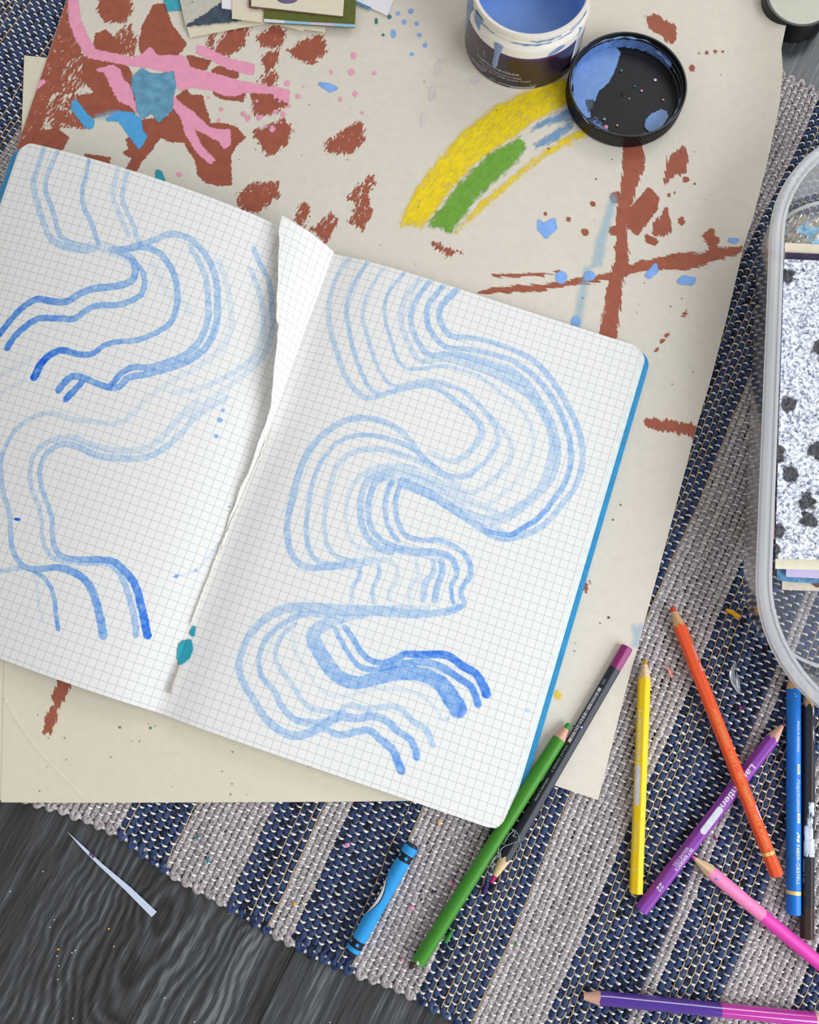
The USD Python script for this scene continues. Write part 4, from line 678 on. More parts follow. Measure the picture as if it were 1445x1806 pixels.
def clear_plastic(name, haze, c=(226, 232, 242), tint=(0.95, 0.96, 0.97), rough=0.18, bump=0.1, through=0.4):
    n = {'co': ('texture_coordinate', {}), 'nz': ('noise_texture', {'scale': 70.0, 'detail': 4.0}), 'b': ('bump', {'strength': bump, 'distance': 0.001}), 't': ('transparent_bsdf', {'color': tint}), 'd': ('diffuse_bsdf', {'color': lin(c)}), 'l': ('translucent_bsdf', {'color': lin(c)}),
         'dl': ('mix_closure', {'fac': through}), 'h': ('mix_closure', {'fac': haze}), 'g': ('glossy_bsdf', {'roughness': rough, 'color': (1, 1, 1)}), 'f': ('fresnel', {'IOR': 1.45}), 'x': ('mix_closure', {})}
    l = [('co.object', 'nz.vector'), ('nz.fac', 'b.height'), ('b.normal', 'g.normal'), ('d.BSDF', 'dl.closure1'), ('l.BSDF', 'dl.closure2'), ('t.BSDF', 'h.closure1'), ('dl.closure', 'h.closure2'), ('h.closure', 'x.closure1'), ('g.BSDF', 'x.closure2'), ('f.fac', 'x.fac')]
    return mat(name, n, l, 'x.closure')
clear_plastic('tub_wall', 0.42, (240, 244, 250), through=0.62); clear_plastic('tub_base', 0.13); clear_plastic('tub_rim', 0.72, (244, 247, 252)); clear_plastic('cellophane', 0.12, (240, 226, 196), (0.96, 0.93, 0.86), 0.2, 0.6); clear_plastic('plastic_shred', 0.35)
for nm, c in [('navy_lacquer', (36, 40, 54)), ('magenta_dip', (150, 46, 118)), ('green_lacquer', (62, 138, 34)), ('yellow_lacquer', (248, 208, 14)), ('orange_lacquer', (242, 92, 46)), ('purple_lacquer', (138, 62, 168)), ('blue_lacquer', (10, 118, 214)),
              ('black_lacquer', (38, 40, 48)), ('brown_dip', (62, 42, 36)), ('pink_lacquer', (246, 138, 190)), ('rose_lacquer', (228, 66, 178))]: plain(nm, c, 0.42, 0.4, var=0.04, scale=500, bump=0.05)
plain('violet_gloss', (70, 24, 142), 0.07, 0.7, coat=1.0, var=0.03); plain('magenta_gloss', (190, 38, 160), 0.07, 0.7, coat=1.0, var=0.03)
plain('pencil_wood', (214, 172, 128), 0.7, 0.2, var=0.12, scale=700); plain('pale_wood', (228, 198, 156), 0.7, 0.2, var=0.1, scale=700); plain('pink_wood', (216, 168, 148), 0.7, 0.2, var=0.1, scale=700)
for nm, c in [('green_lead', (48, 138, 52)), ('amber_lead', (206, 150, 40)), ('orange_lead', (216, 70, 50)), ('magenta_lead', (170, 40, 110)), ('blue_lead', (20, 90, 170)), ('pink_lead', (226, 90, 160)), ('plum_lead', (140, 30, 110)), ('violet_lead', (60, 30, 100)), ('yellow_lead', (246, 178, 24)), ('tan_bit', (214, 178, 130)), ('salmon_bit', (226, 150, 136)), ('pink_bit', (232, 150, 186)), ('teal_bit', (50, 130, 140)), ('white_bit', (226, 226, 230))]: plain(nm, c, 0.6, 0.3, var=0.12, scale=900)
plain('gold_foil', (248, 210, 124), 0.35, 0.5, metal=0.35, var=0.1); plain('silver_print', (226, 226, 232), 0.45, 0.4); plain('ivory_print', (228, 220, 176), 0.5, 0.3); plain('pale_panel', (214, 218, 228), 0.4, 0.4)
paint('white_smear', (196, 208, 220), 3.2, 420, 0.3, 0.6, streak=(0.35, 1, 1)); plain('crayon_wrap', (44, 152, 222), 0.65, 0.3, var=0.05, scale=300); plain('crayon_black', (22, 24, 34), 0.6, 0.3); plain('crayon_white', (228, 232, 236), 0.6, 0.3); plain('crayon_wax', (22, 36, 58), 0.5, 0.4)

# ---------------------------------------------------------------- paint jar
JC = G((921, 70), 0.0058)[0]; JZ, JR, JH = 0.0058, 0.0390, 0.0475
jar = thing('paint_jar', 'open white plastic jar of blue paint with a dark printed label and paint drips', 'paint jar', loc=(JC[0], JC[1], JZ))
def at_jar(v): return np.asarray(v) + [JC[0], JC[1], JZ]
prof = [(0.0, 0.0004), (0.0370, 0.0004), (0.0378, 0.0), (0.0386, 0.0006), (JR, 0.0022), (JR, 0.0345), (0.0386, 0.0365), (0.0374, 0.0378), (0.0368, 0.0390), (0.0368, 0.0402), (0.0375, 0.0406), (0.0375, 0.0416), (0.0370, 0.0420), (0.0370, 0.0434), (0.0378, 0.0438), (0.0380, 0.0462), (0.0376, JH), (0.0358, JH), (0.0350, 0.0466), (0.0347, 0.0440), (0.0346, 0.0060), (0, 0.0050)]
v, f = lathe(prof, 96); obj('body', (at_jar(v), f), 'white_plastic', jar, smooth=35)
v, f = lathe([(0.03455, 0.0432), (0.03440, 0.0420), (0.0342, 0.0200), (0.0330, 0.0182), (0.020, 0.0176), (0, 0.0175)], 96)
a = np.arctan2(v[:, 1], v[:, 0]); rr = np.hypot(v[:, 0], v[:, 1]); top = v[:, 2] > 0.0425
v[top, 2] += 0.0012 * np.sin(a[top] * 3 + 1) + 0.0006 * np.sin(a[top] * 11); obj('paint', (at_jar(v), f), 'wet_paint', jar, smooth=40)
def shell(r, a0, a1, z0, z1, n=60, th=0.00008):
    a = np.radians(np.linspace(a0, a1, n)); ring = lambda R, z: np.stack([R * np.cos(a), R * np.sin(a), np.full(n, z)], 1)
    v = np.vstack([ring(r, z0), ring(r, z1), ring(r + th, z0), ring(r + th, z1)]); i = np.arange(n - 1); q = lambda p, s: np.stack([p * n + i, p * n + i + 1, s * n + i + 1, s * n + i], 1)
    return v, tris(np.vstack([q(2, 3), q(3, 1), q(0, 2), [[0, n, 3 * n, 2 * n], [n - 1, 3 * n - 1, 4 * n - 1, 2 * n - 1]]]))
LABEL = obj('label', (lambda s: (at_jar(s[0]), s[1]))(shell(JR + 0.00002, -235, -39, 0.0016, 0.0296)), 'jar_label', jar, smooth=40)
obj('label_band', (lambda s: (at_jar(s[0]), s[1]))(shell(JR + 0.00003, -235, -39, 0.0276, 0.0296, th=0.00012)), 'label_band', jar, smooth=40)
PANEL = obj('barcode_panel', (lambda s: (at_jar(s[0]), s[1]))(shell(JR + 0.00002, -38.8, 10, 0.0016, 0.0300)), 'barcode_panel', jar, smooth=40)
def jar_text(text, h, a_end, z, m='label_print', bold=True, start=None):
    v, f = text_shape(text, h, bold); w = v[:, 0].max(); a = (math.radians(start) + v[:, 0] / JR) if start is not None else math.radians(a_end) - (w - v[:, 0]) / JR; R = JR + 0.00022
    obj('lettering', (at_jar(np.stack([R * np.cos(a), R * np.sin(a), z + v[:, 1]], 1)), f), m, LABEL)
for ch, a0 in zip('MARQUEE', (-203, -190, -177, -164, -150, -137, -124)): jar_text(ch, 0.0052, 0, 0.0186, 'label_outline', False, start=a0)
jar_text('ÉCHANTILLON DE COULEUR', 0.0017, -97, 0.0138); jar_text('STAIN-BLOCKING PAINT & PRIMER', 0.0013, -94, 0.0108, bold=False); jar_text('PEINTURE ET APPRÊT BLOQUE-TACHES', 0.0013, -85, 0.0084, bold=False)
jar_text('ATTENTION', 0.0017, -131, 0.0060); jar_text('236 mL', 0.0010, -78, 0.0046, bold=False)
for k, (a0, a1, z) in enumerate([(-116, -80, 0.0032), (-104, -79, 0.0022), (-158, -118, 0.0042), (-150, -119, 0.0032)]):
    ticks = []
    for q in np.arange(a0, a1, 1.15):
        if (int(q * 13) % 5): ticks.append(shell(JR + 0.0001, q, q + 0.8, z, z + 0.0006, 2))
    v, f = join(ticks); obj('small_print', (at_jar(v), f), 'label_print', LABEL)
for k in range(13):                                            # fine grey print of the side panel
    ticks = []; r = np.random.default_rng(40 + k); q = -35.0
    while q < 4: w = r.uniform(0.8, 3.0); ticks.append(shell(JR + 0.0001, q, q + w, 0.0050 + k * 0.0018, 0.0058 + k * 0.0018, 3)); q += w + 0.9
    v, f = join(ticks); obj('small_print', (at_jar(v), f), 'print_grey', PANEL)
def drip(pts, w, bulge=0.0006, r0=JR):
    """Paint run down the outside: pts (angle, z, half-width in mm)."""
    p = smoothline(np.array(pts), 0.8); a, z, h = np.radians(p[:, 0]), p[:, 1] , p[:, 2] * 0.001; k = np.linspace(-1, 1, 9); n = len(p)
    rad = np.interp(z, [0, 0.0345, 0.0365, 0.0378, 0.039, 0.043, 0.044, 0.0475], [r0, r0, 0.0386, 0.0376, 0.0372, 0.0374, 0.0381, 0.0381])
    A = a[:, None] + h[:, None] * k[None] / rad[:, None]; R = rad[:, None] + 0.00012 + bulge * np.sqrt(1 - k[None] ** 2 * 0.98)
    v = np.stack([R * np.cos(A), R * np.sin(A), np.broadcast_to(z[:, None], A.shape)], -1).reshape(-1, 3); obj('paint_drip', (at_jar(v), tris(grid_faces(n, 9))), 'drip_paint', jar, smooth=True)
drip([(-121, 0.0362, 1.2), (-121, 0.0355, 3.2), (-121, 0.033, 2.8), (-121.5, 0.028, 2.0), (-122, 0.022, 1.8), (-122.5, 0.0175, 1.9), (-122.5, 0.0160, 1.5), (-122.5, 0.0152, 0.4)], 1)
drip([(-172, 0.0455, 3), (-172, 0.041, 4.5), (-171, 0.036, 4.8), (-170, 0.030, 3.0), (-170, 0.022, 1.6), (-171, 0.014, 1.2), (-171, 0.0125, 0.3)], 1); drip([(-150, 0.0440, 4), (-152, 0.041, 5.0), (-153, 0.038, 4.0), (-149, 0.0362, 2.5), (-145, 0.0352, 0.6)], 1)
drip([(-62, 0.0352, 0.8), (-61, 0.0345, 3.5), (-64, 0.0325, 4.8), (-68, 0.0310, 3.0), (-72, 0.0302, 0.6)], 1, 0.0003); drip([(-36, 0.0372, 0.5), (-35, 0.0360, 1.2), (-37, 0.0345, 0.9), (-40, 0.0335, 0.3)], 1, 0.0003); drip([(-28, 0.0455, 1.5), (-30, 0.0435, 2.2), (-32, 0.0415, 0.8)], 1, 0.0003)
for a0, a1, z in [(-110, -70, 0.0398), (-66, -40, 0.0404), (-92, -60, 0.0424), (-50, -22, 0.0422), (-150, -128, 0.0402)]:
    n = 30; a = np.radians(np.linspace(a0, a1, n)); zz = z + 0.0004 * np.sin(a * 31); p = np.stack([0.0373 * np.cos(a), 0.0373 * np.sin(a), zz], 1); v, f = tube(p, 0.0005 * np.sin(np.linspace(0.1, 3.0, n)) + 0.0001, 6); obj('paint_smear', (at_jar(v), f), 'drip_paint', jar, smooth=True)
# ---------------------------------------------------------------- its lid, upside down
LC = G((1108, 147), 0.0058 + 0.0128)[0]; LZ, LR, LH = 0.0058, 0.0388, 0.0128
lid = thing('jar_lid', 'black screw lid lying upside down with wet blue paint inside, right of the paint jar', 'lid', loc=(LC[0], LC[1], LZ))
at_lid = lambda v: np.asarray(v) + [LC[0], LC[1], LZ]
v, f = lathe([(0, 0), (0.0372, 0), (0.0384, 0.0010), (LR - 0.0003, 0.0020), (LR - 0.0003, LH - 0.0012), (LR, LH - 0.0008), (LR - 0.0002, LH), (LR - 0.0011, LH), (LR - 0.0015, LH - 0.0006), (0.0372, 0.0096), (0.0366, 0.0091), (0.0366, 0.0084), (0.0371, 0.0078), (0.0371, 0.0062), (0.0365, 0.0056), (0.0365, 0.0050), (0.0370, 0.0044), (0.0368, 0.0024), (0.0360, 0.0018)], 120)
obj('shell', (at_lid(v), f), 'black_plastic', lid, smooth=35)
v, f = lathe([(0.0362, 0.0018), (0.0344, 0.0017), (0.0342, 0.0021), (0.0326, 0.0021), (0.0324, 0.0018), (0.0020, 0.0018), (0.0014, 0.0024), (0, 0.0025)], 96); obj('liner', (at_lid(v), f), 'black_floor', lid, smooth=35)
parts = []
for k in range(120):
    a = 2 * math.pi * k / 120; b = trimesh.creation.box((0.0006, 0.0010, 0.0088)); b.apply_translation([LR - 0.0002, 0, 0.0064]); b.apply_transform(trimesh.transformations.rotation_matrix(a, [0, 0, 1])); parts.append((np.array(b.vertices), np.array(b.faces)))
v, f = join(parts); tag(obj('grip_ribs', (at_lid(v), f), 'black_plastic', lid), kind='stuff')
ZL = LZ + 0.0024
for p, m, l in [([(1014, 150), (1012, 120), (1022, 100), (1040, 84), (1062, 78), (1082, 82), (1092, 92), (1088, 108), (1080, 130), (1072, 144), (1052, 162), (1048, 176), (1034, 178), (1040, 205), (1030, 208), (1020, 190), (1015, 170)], 'lid_paint', 0.25),
                ([(1140, 222), (1142, 212), (1152, 202), (1166, 196), (1174, 198), (1176, 206), (1168, 218), (1156, 228), (1146, 230)], 'lid_paint', 0.3), ([(1048, 86), (1072, 74), (1104, 71), (1140, 76), (1168, 92), (1186, 114), (1192, 128), (1180, 118), (1160, 98), (1130, 85), (1100, 80), (1070, 84)], 'lid_smear', 0.2),
                ([(1038, 210), (1050, 206), (1068, 224), (1078, 236), (1062, 230), (1046, 222)], 'lid_smear', -0.1), ([(1034, 178), (1046, 176), (1046, 190), (1038, 196)], 'slate_paint', 0.1)]: flat_blob(lid, p, m, ZL, l)
def wall_smear(a0, a1, z0, z1, r0, r1, m, load):
    A, Z = np.meshgrid(np.radians(np.linspace(a0, a1, 50)), np.linspace(0, 1, 10), indexing='ij'); R = r0 + (r1 - r0) * Z; zz = z0 + (z1 - z0) * Z; edge = np.minimum(np.minimum(Z, 1 - Z) * (z1 - z0), np.minimum(A - A[0, 0], A[-1, 0] - A) * 0.035)
    v = np.stack([R * np.cos(A), R * np.sin(A), zz], -1).reshape(-1, 3); obj('paint_smear', (at_lid(v), tris(grid_faces(50, 10))), m, lid, smooth=True, uv=np.stack([np.clip(edge.ravel() * 250, -0.5, 0.4) - 0.15, np.full(v.shape[0], load)], 1))
wall_smear(30, 158, 0.0024, 0.0088, 0.0358, 0.0362, 'lid_smear', 0.25); wall_smear(150, 240, 0.0022, 0.0080, 0.0359, 0.0362, 'lid_smear', 0.0); wall_smear(52, 100, 0.0022, 0.0078, 0.0356, 0.0359, 'lid_smear', 0.1)
for x, y, q, m in [(1069, 224, 4.5, 'pink_bit'), (1156, 141, 3, 'white_bit'), (1096, 124, 3, 'teal_bit'), (1132, 160, 2.6, 'pink_bit'), (1170, 176, 2.4, 'pink_bit'), (1110, 174, 1.6, 'tan_bit'), (1089, 221, 2.2, 'tan_bit'), (1120, 152, 2, 'teal_bit'), (1066, 210, 3, 'lid_bit')]:
    c = G((x, y), ZL)[0]; s = trimesh.creation.icosphere(1, q * 0.00036); s.vertices *= [1, 1, 0.4]; s.apply_translation(c); obj('paint_speck', s, 'drip_paint' if m == 'lid_bit' else m, lid, smooth=True)
for a0, a1, rr, z, w in [(150, 235, 0.0366, 0.0101, 0.0008), (230, 262, 0.0364, 0.0100, 0.0010), (265, 330, 0.0367, 0.0101, 0.0009), (60, 120, 0.0366, 0.0102, 0.0008), (20, 58, 0.0360, 0.0062, 0.0011), (-40, -8, 0.0362, 0.0070, 0.0008), (205, 240, 0.0386, 0.0120, 0.0006), (128, 150, 0.0385, 0.0124, 0.0006)]:
    n = 40; a = np.radians(np.linspace(a0, a1, n)); p = np.stack([rr * np.cos(a), rr * np.sin(a), z + 0.0004 * np.sin(a * 17)], 1); wv = w * np.clip(np.sin(np.linspace(0.1, 3.05, n)) * (0.7 + 0.5 * np.sin(a * 23)), 0.1, 1); v, f = tube(p, wv, 6); obj('paint_smear', (at_lid(v), f), 'drip_paint', lid, smooth=True)
# ---------------------------------------------------------------- second lid, far corner
C2 = G((1412, -7), 0.0158)[0]; h2 = 0.0158
lid2 = thing('round_cap', 'round black cap with a cream top standing on the floor in the far right corner', 'cap', loc=(C2[0], C2[1], 0))
v, f = lathe([(0, 0), (0.0226, 0), (0.0232, 0.0008), (0.0236, 0.0100), (0.0238, h2 - 0.001), (0.0232, h2), (0.0219, h2), (0.0215, h2 - 0.0006), (0, h2 - 0.0006)], 80); obj('shell', (v + [C2[0], C2[1], 0], f), 'black_plastic', lid2, smooth=35)
v, f = lathe([(0.0214, h2 - 0.0006), (0.0212, h2 - 0.0001), (0.0205, h2 + 0.0001), (0, h2 + 0.0001)], 80); obj('top_disc', (v + [C2[0], C2[1], 0], f), 'cream_disc', lid2, smooth=35)

# ---------------------------------------------------------------- stack of cut cards at the far edge
def card(name, label, px, z0, z1, m, cat='card', group=None):
    t = thing(name, label, cat, loc=(*G(px, z0)[:, :2].mean(0), z0), group=group); obj('sheet', slab(G(px, z1)[:, :2], z0, z1), m, t); return t
B = 0.0062
card('cut_card', 'small teal painted card at the left end of the pile of cut cards', [(286, -150), (289, 0), (295, 19), (321, 16), (316, -150)], B, B + 0.0007, 'card_teal')
t = card('cut_card', 'long cream card lowest in the pile, its tip beyond the dark triangle card', [(329, 47), (335, 65), (470, 40), (560, 20), (560, -150), (316, -150)], B + 0.0008, B + 0.0014, 'card_cream')
t = card('cut_card', 'grey card painted with a dark slate triangle, left part of the pile', [(300, -150), (317, 0), (328, 48), (420, 36), (440, 28), (452, -150)], B + 0.0016, B + 0.0022, 'card_grey'); flat_blob(t, [(331, 45), (360, 28), (392, 6), (406, 22), (412, 33), (440, 28), (418, 36)], 'slate_paint', B + 0.00225, 0.25)
flat_blob(t, [(330, 4), (345, -2), (340, 6)], 'slate_paint', B + 0.00225, -0.3)
card('cut_card', 'thin cream card peeking out below the green card', [(470, 38), (535, 54), (536, 51), (573, 56), (574, 48), (560, -60), (470, -60)], B + 0.0024, B + 0.0029, 'card_cream')
card('cut_card', 'white card corner between the slate triangle card and the cream card', [(394, -150), (391, 14), (411, 17), (420, -150)], B + 0.0024, B + 0.0030, 'card_white')
card('cut_card', 'cream card left of the green card, with a square corner', [(411, -150), (410, 0), (409, 32), (467, 40), (480, 30), (480, -150)], B + 0.0032, B + 0.0038, 'card_cream')
t = card('cut_card', 'olive green card with a pale blue and lilac striped edge', [(470, -150), (466, 17), (465, 39), (626, 48), (628, 0), (628, -150)], B + 0.0040, B + 0.0048, 'card_green')
for p, m in [([(465.5, 33), (465.5, 38.8), (502, 41), (502, 36)], 'stripe_white'), ([(502, 36), (502, 41), (548, 43.5), (548, 39)], 'stripe_blue'), ([(548, 39), (548, 43.5), (590, 46), (590, 41)], 'stripe_lilac'), ([(590, 41), (590, 46), (626, 47.8), (626.5, 43)], 'stripe_blue')]: obj('painted_stripe', slab(G(p, B + 0.0049)[:, :2], B + 0.0048, B + 0.0049), m, t)
r = np.random.default_rng(21); e = [(439, 13)] + [(x, 13 + (x - 439) * 0.098 + r.normal(0, 0.7)) for x in np.arange(446, 604, 7)] + [(606, 29)]
card('cut_card', 'cream card with a torn brown edge on top of the green card', [(441, -150), *e, (608, -150)], B + 0.0050, B + 0.0055, 'card_brown')
t = card('cut_card', 'topmost cream card of the pile with a purple oval print', [(445, -150), (443, 10), (605, 28), (607, 0), (607, -150)], B + 0.0057, B + 0.0063, 'card_cream'); obj('oval_print', slab(G(disc(507, -3, 19, 24, 0.5), B + 0.0064)[:, :2], B + 0.0063, B + 0.0064), 'oval_violet', t)
t = card('cut_card', 'white lilac-tinted sheet with a pointed corner right of the green card', [(600, -150), (612, -6), (683, 27), (697, -8), (702, -150)], B + 0.0006, B + 0.0012, 'card_white'); obj('painted_stripe', slab(G([(612, -6), (616, 1), (652, 17), (655, 13)], B + 0.0013)[:, :2], B + 0.0012, B + 0.0013), 'card_blue_edge', t)

# ---------------------------------------------------------------- plastic tub and what lies in it
TA, TZ = -0.117, 0.0046
def rrect(cx, cy, w, l, r, n=14):
    q = []
    for sx, sy, a0 in ((1, 1, 0), (-1, 1, 90), (-1, -1, 180), (1, -1, 270)):
        for a in np.radians(np.linspace(a0, a0 + 90, n)): q.append((sx * (w / 2 - r) + r * math.cos(a), sy * (l / 2 - r) + r * math.sin(a)))
    q = np.array(q); q = np.vstack([q, q[:1]]); m = []
    for i, (a, b) in enumerate(zip(q[:-1], q[1:])):
        k = 10 if i % n == n - 1 else 1; m += [a + (b - a) * j / k for j in range(k)]
    q = np.array(m); c, s = math.cos(TA), math.sin(TA); return np.stack([cx + q[:, 0] * c - q[:, 1] * s, cy + q[:, 0] * s + q[:, 1] * c], 1)
tub = thing('plastic_tub', 'translucent plastic tub with rounded corners holding a pile of cards', 'tub', loc=(0.301, 0.047, TZ))
def level(w, l, r, z, cy=0.0456):
    P = rrect(0.3011, cy, w, l, r); return np.column_stack([P, np.full(len(P), z)])
def loft(levels, caps=()):
    n = len(levels[0]); v = np.vstack(levels); f = tris(grid_faces(len(levels), n, True)); c = []
    for k, flip in caps:
        i = len(v); v = np.vstack([v, levels[k].mean(0)]); j = np.arange(n); tri = np.stack([np.full(n, i), k * n + j, k * n + (j + 1) % n], 1); f = np.vstack([f, tri[:, ::-1] if flip else tri])
    return v, f
NLEV = [level(0.176, 0.304, 0.050, TZ, 0.0507), level(0.1822, 0.3140, 0.0540, TZ + 0.0014, 0.0507), level(0.1842, 0.3175, 0.0560, TZ + 0.0050, 0.0506), level(0.1844, 0.330, 0.063, 0.024, 0.0490), level(0.1845, 0.352, 0.0745, 0.0470, 0.0458)]
v, f = loft(NLEV[1:]); obj('wall', (v, f), 'tub_wall', tub, smooth=50); v, f = loft(NLEV[:2], [(0, True)]); obj('base', (v, f), 'tub_base', tub, smooth=50)
v, f = loft([level(0.1845, 0.352, 0.0745, 0.0468, 0.0458), level(0.1845, 0.352, 0.0745, 0.0492, 0.0458), level(0.1862, 0.3535, 0.0752, 0.0500), level(0.1888, 0.356, 0.0762, 0.0500), level(0.1894, 0.3566, 0.0765, 0.0494), level(0.1930, 0.3595, 0.0775, 0.0494), level(0.1937, 0.360, 0.0778, 0.0501), level(0.1962, 0.3625, 0.0785, 0.0501), level(0.1995, 0.3645, 0.079, 0.0494), level(0.2000, 0.3647, 0.079, 0.0460), level(0.1985, 0.363, 0.0785, 0.0456)]); obj('rim', (v, f), 'tub_rim', tub, smooth=40)
v, f = loft([level(0.170, 0.298, 0.047, TZ + 0.0010, 0.0507), level(0.1745, 0.3025, 0.0495, TZ + 0.0016, 0.0507)]); obj('foot_ridge', (v, f), 'tub_rim', tub, smooth=40)
def tub_card(label, px, z, m, th=0.0006, group=None): return card('cut_card', label, px, z - th, z, m)
t = tub_card('beige card with a brown painted edge, lowest in the tub', [(1382, 820), (1380, 1040), (1540, 1046), (1540, 820)], 0.0120, 'card_beige'); obj('painted_stripe', slab(G([(1430, 1029), (1440, 1036), (1538, 1037), (1538, 1029)], 0.0121)[:, :2], 0.0120, 0.0121), 'card_brown', t)
tub_card('card with a mottled blue painted edge in the tub', [(1374, 800), (1371, 1022), (1390, 1026), (1540, 1034), (1540, 800)], 0.0150, 'card_blue_edge'); tub_card('pale lilac card below the cream card in the tub', [(1392, 800), (1387, 1017), (1540, 1025), (1540, 800)], 0.0180, 'card_lilac')
tub_card('cream card sticking out above the dark violet card in the tub', [(1385, 428), (1378, 700), (1540, 700), (1540, 436)], 0.0215, 'card_cream'); tub_card('dark violet card behind the speckled card in the tub', [(1386, 445), (1380, 700), (1540, 700), (1540, 452)], 0.0240, 'card_violet')
tub_card('cream card under the speckled card in the tub', [(1376, 700), (1368, 1003), (1540, 1008), (1540, 700)], 0.0265, 'card_cream'); tub_card('white card speckled black, topmost in the tub', [(1384, 457), (1368, 985), (1540, 990), (1540, 463)], 0.0300, 'speckled_card')
t = tub_card('ragged scrap of light blue paper beyond the cards in the tub', [(1405, 408), (1415, 396), (1432, 401), (1520, 398), (1520, 436), (1432, 430), (1425, 415), (1412, 410)], 0.0205, 'stripe_blue', 0.0004)
g = np.stack(np.meshgrid(np.linspace(1392, 1500, 46), np.linspace(384, 434, 26), indexing='ij'), -1).reshape(-1, 2); nz = meshkit.fbm(np.column_stack([g * 0.07, np.zeros(len(g))])); zz = 0.012 + 0.016 * np.abs(nz - 0.5) / 0.3
P = G(g, 0.015); P[:, 2] = zz - 0.002; cello = thing('cellophane_wrapper', 'crumpled clear cellophane with a gold sheen in the far end of the tub', 'wrapper', loc=tuple(P.mean(0))); obj('film', (P, tris(grid_faces(46, 26))), 'cellophane', cello)
# a painted strip stands on edge along the near wall
def strip(y0, y1, m, name, parent, off=0.0):
    y = np.linspace(y0, y1, 24); c, s_ = math.cos(TA), math.sin(TA); w = lambda x: np.stack([0.3011 + x * c - y * s_, 0.0475 + x * s_ + y * c], 1); x = -0.0898 + 0.0012 * np.sin(y * 60)
    a, b = np.column_stack([w(x - off), np.full(24, TZ + 0.0030)]), np.column_stack([w(x - off - 0.0004), np.full(24, 0.0425)]); d = np.array([0.0003, 0, 0]); v = np.vstack([a, b, a + d, b + d]); n = 24; i = np.arange(n - 1)
    obj(name, (v, tris(np.vstack([np.stack([i, i + 1, n + i + 1, n + i], 1), np.stack([2 * n + i, 3 * n + i, 3 * n + i + 1, 2 * n + i + 1], 1)]))), m, parent, smooth=True)
t = thing('paper_strip', 'painted paper strip standing on edge inside the near wall of the tub', 'paper strip', loc=(0.21, 0.05, TZ + 0.003)); strip(-0.082, 0.098, 'card_white', 'sheet', t); strip(0.010, 0.085, 'sky_flat', 'painted_stripe', t, 0.0003); strip(-0.082, -0.052, 'salmon_bit', 'painted_stripe', t, 0.0003)
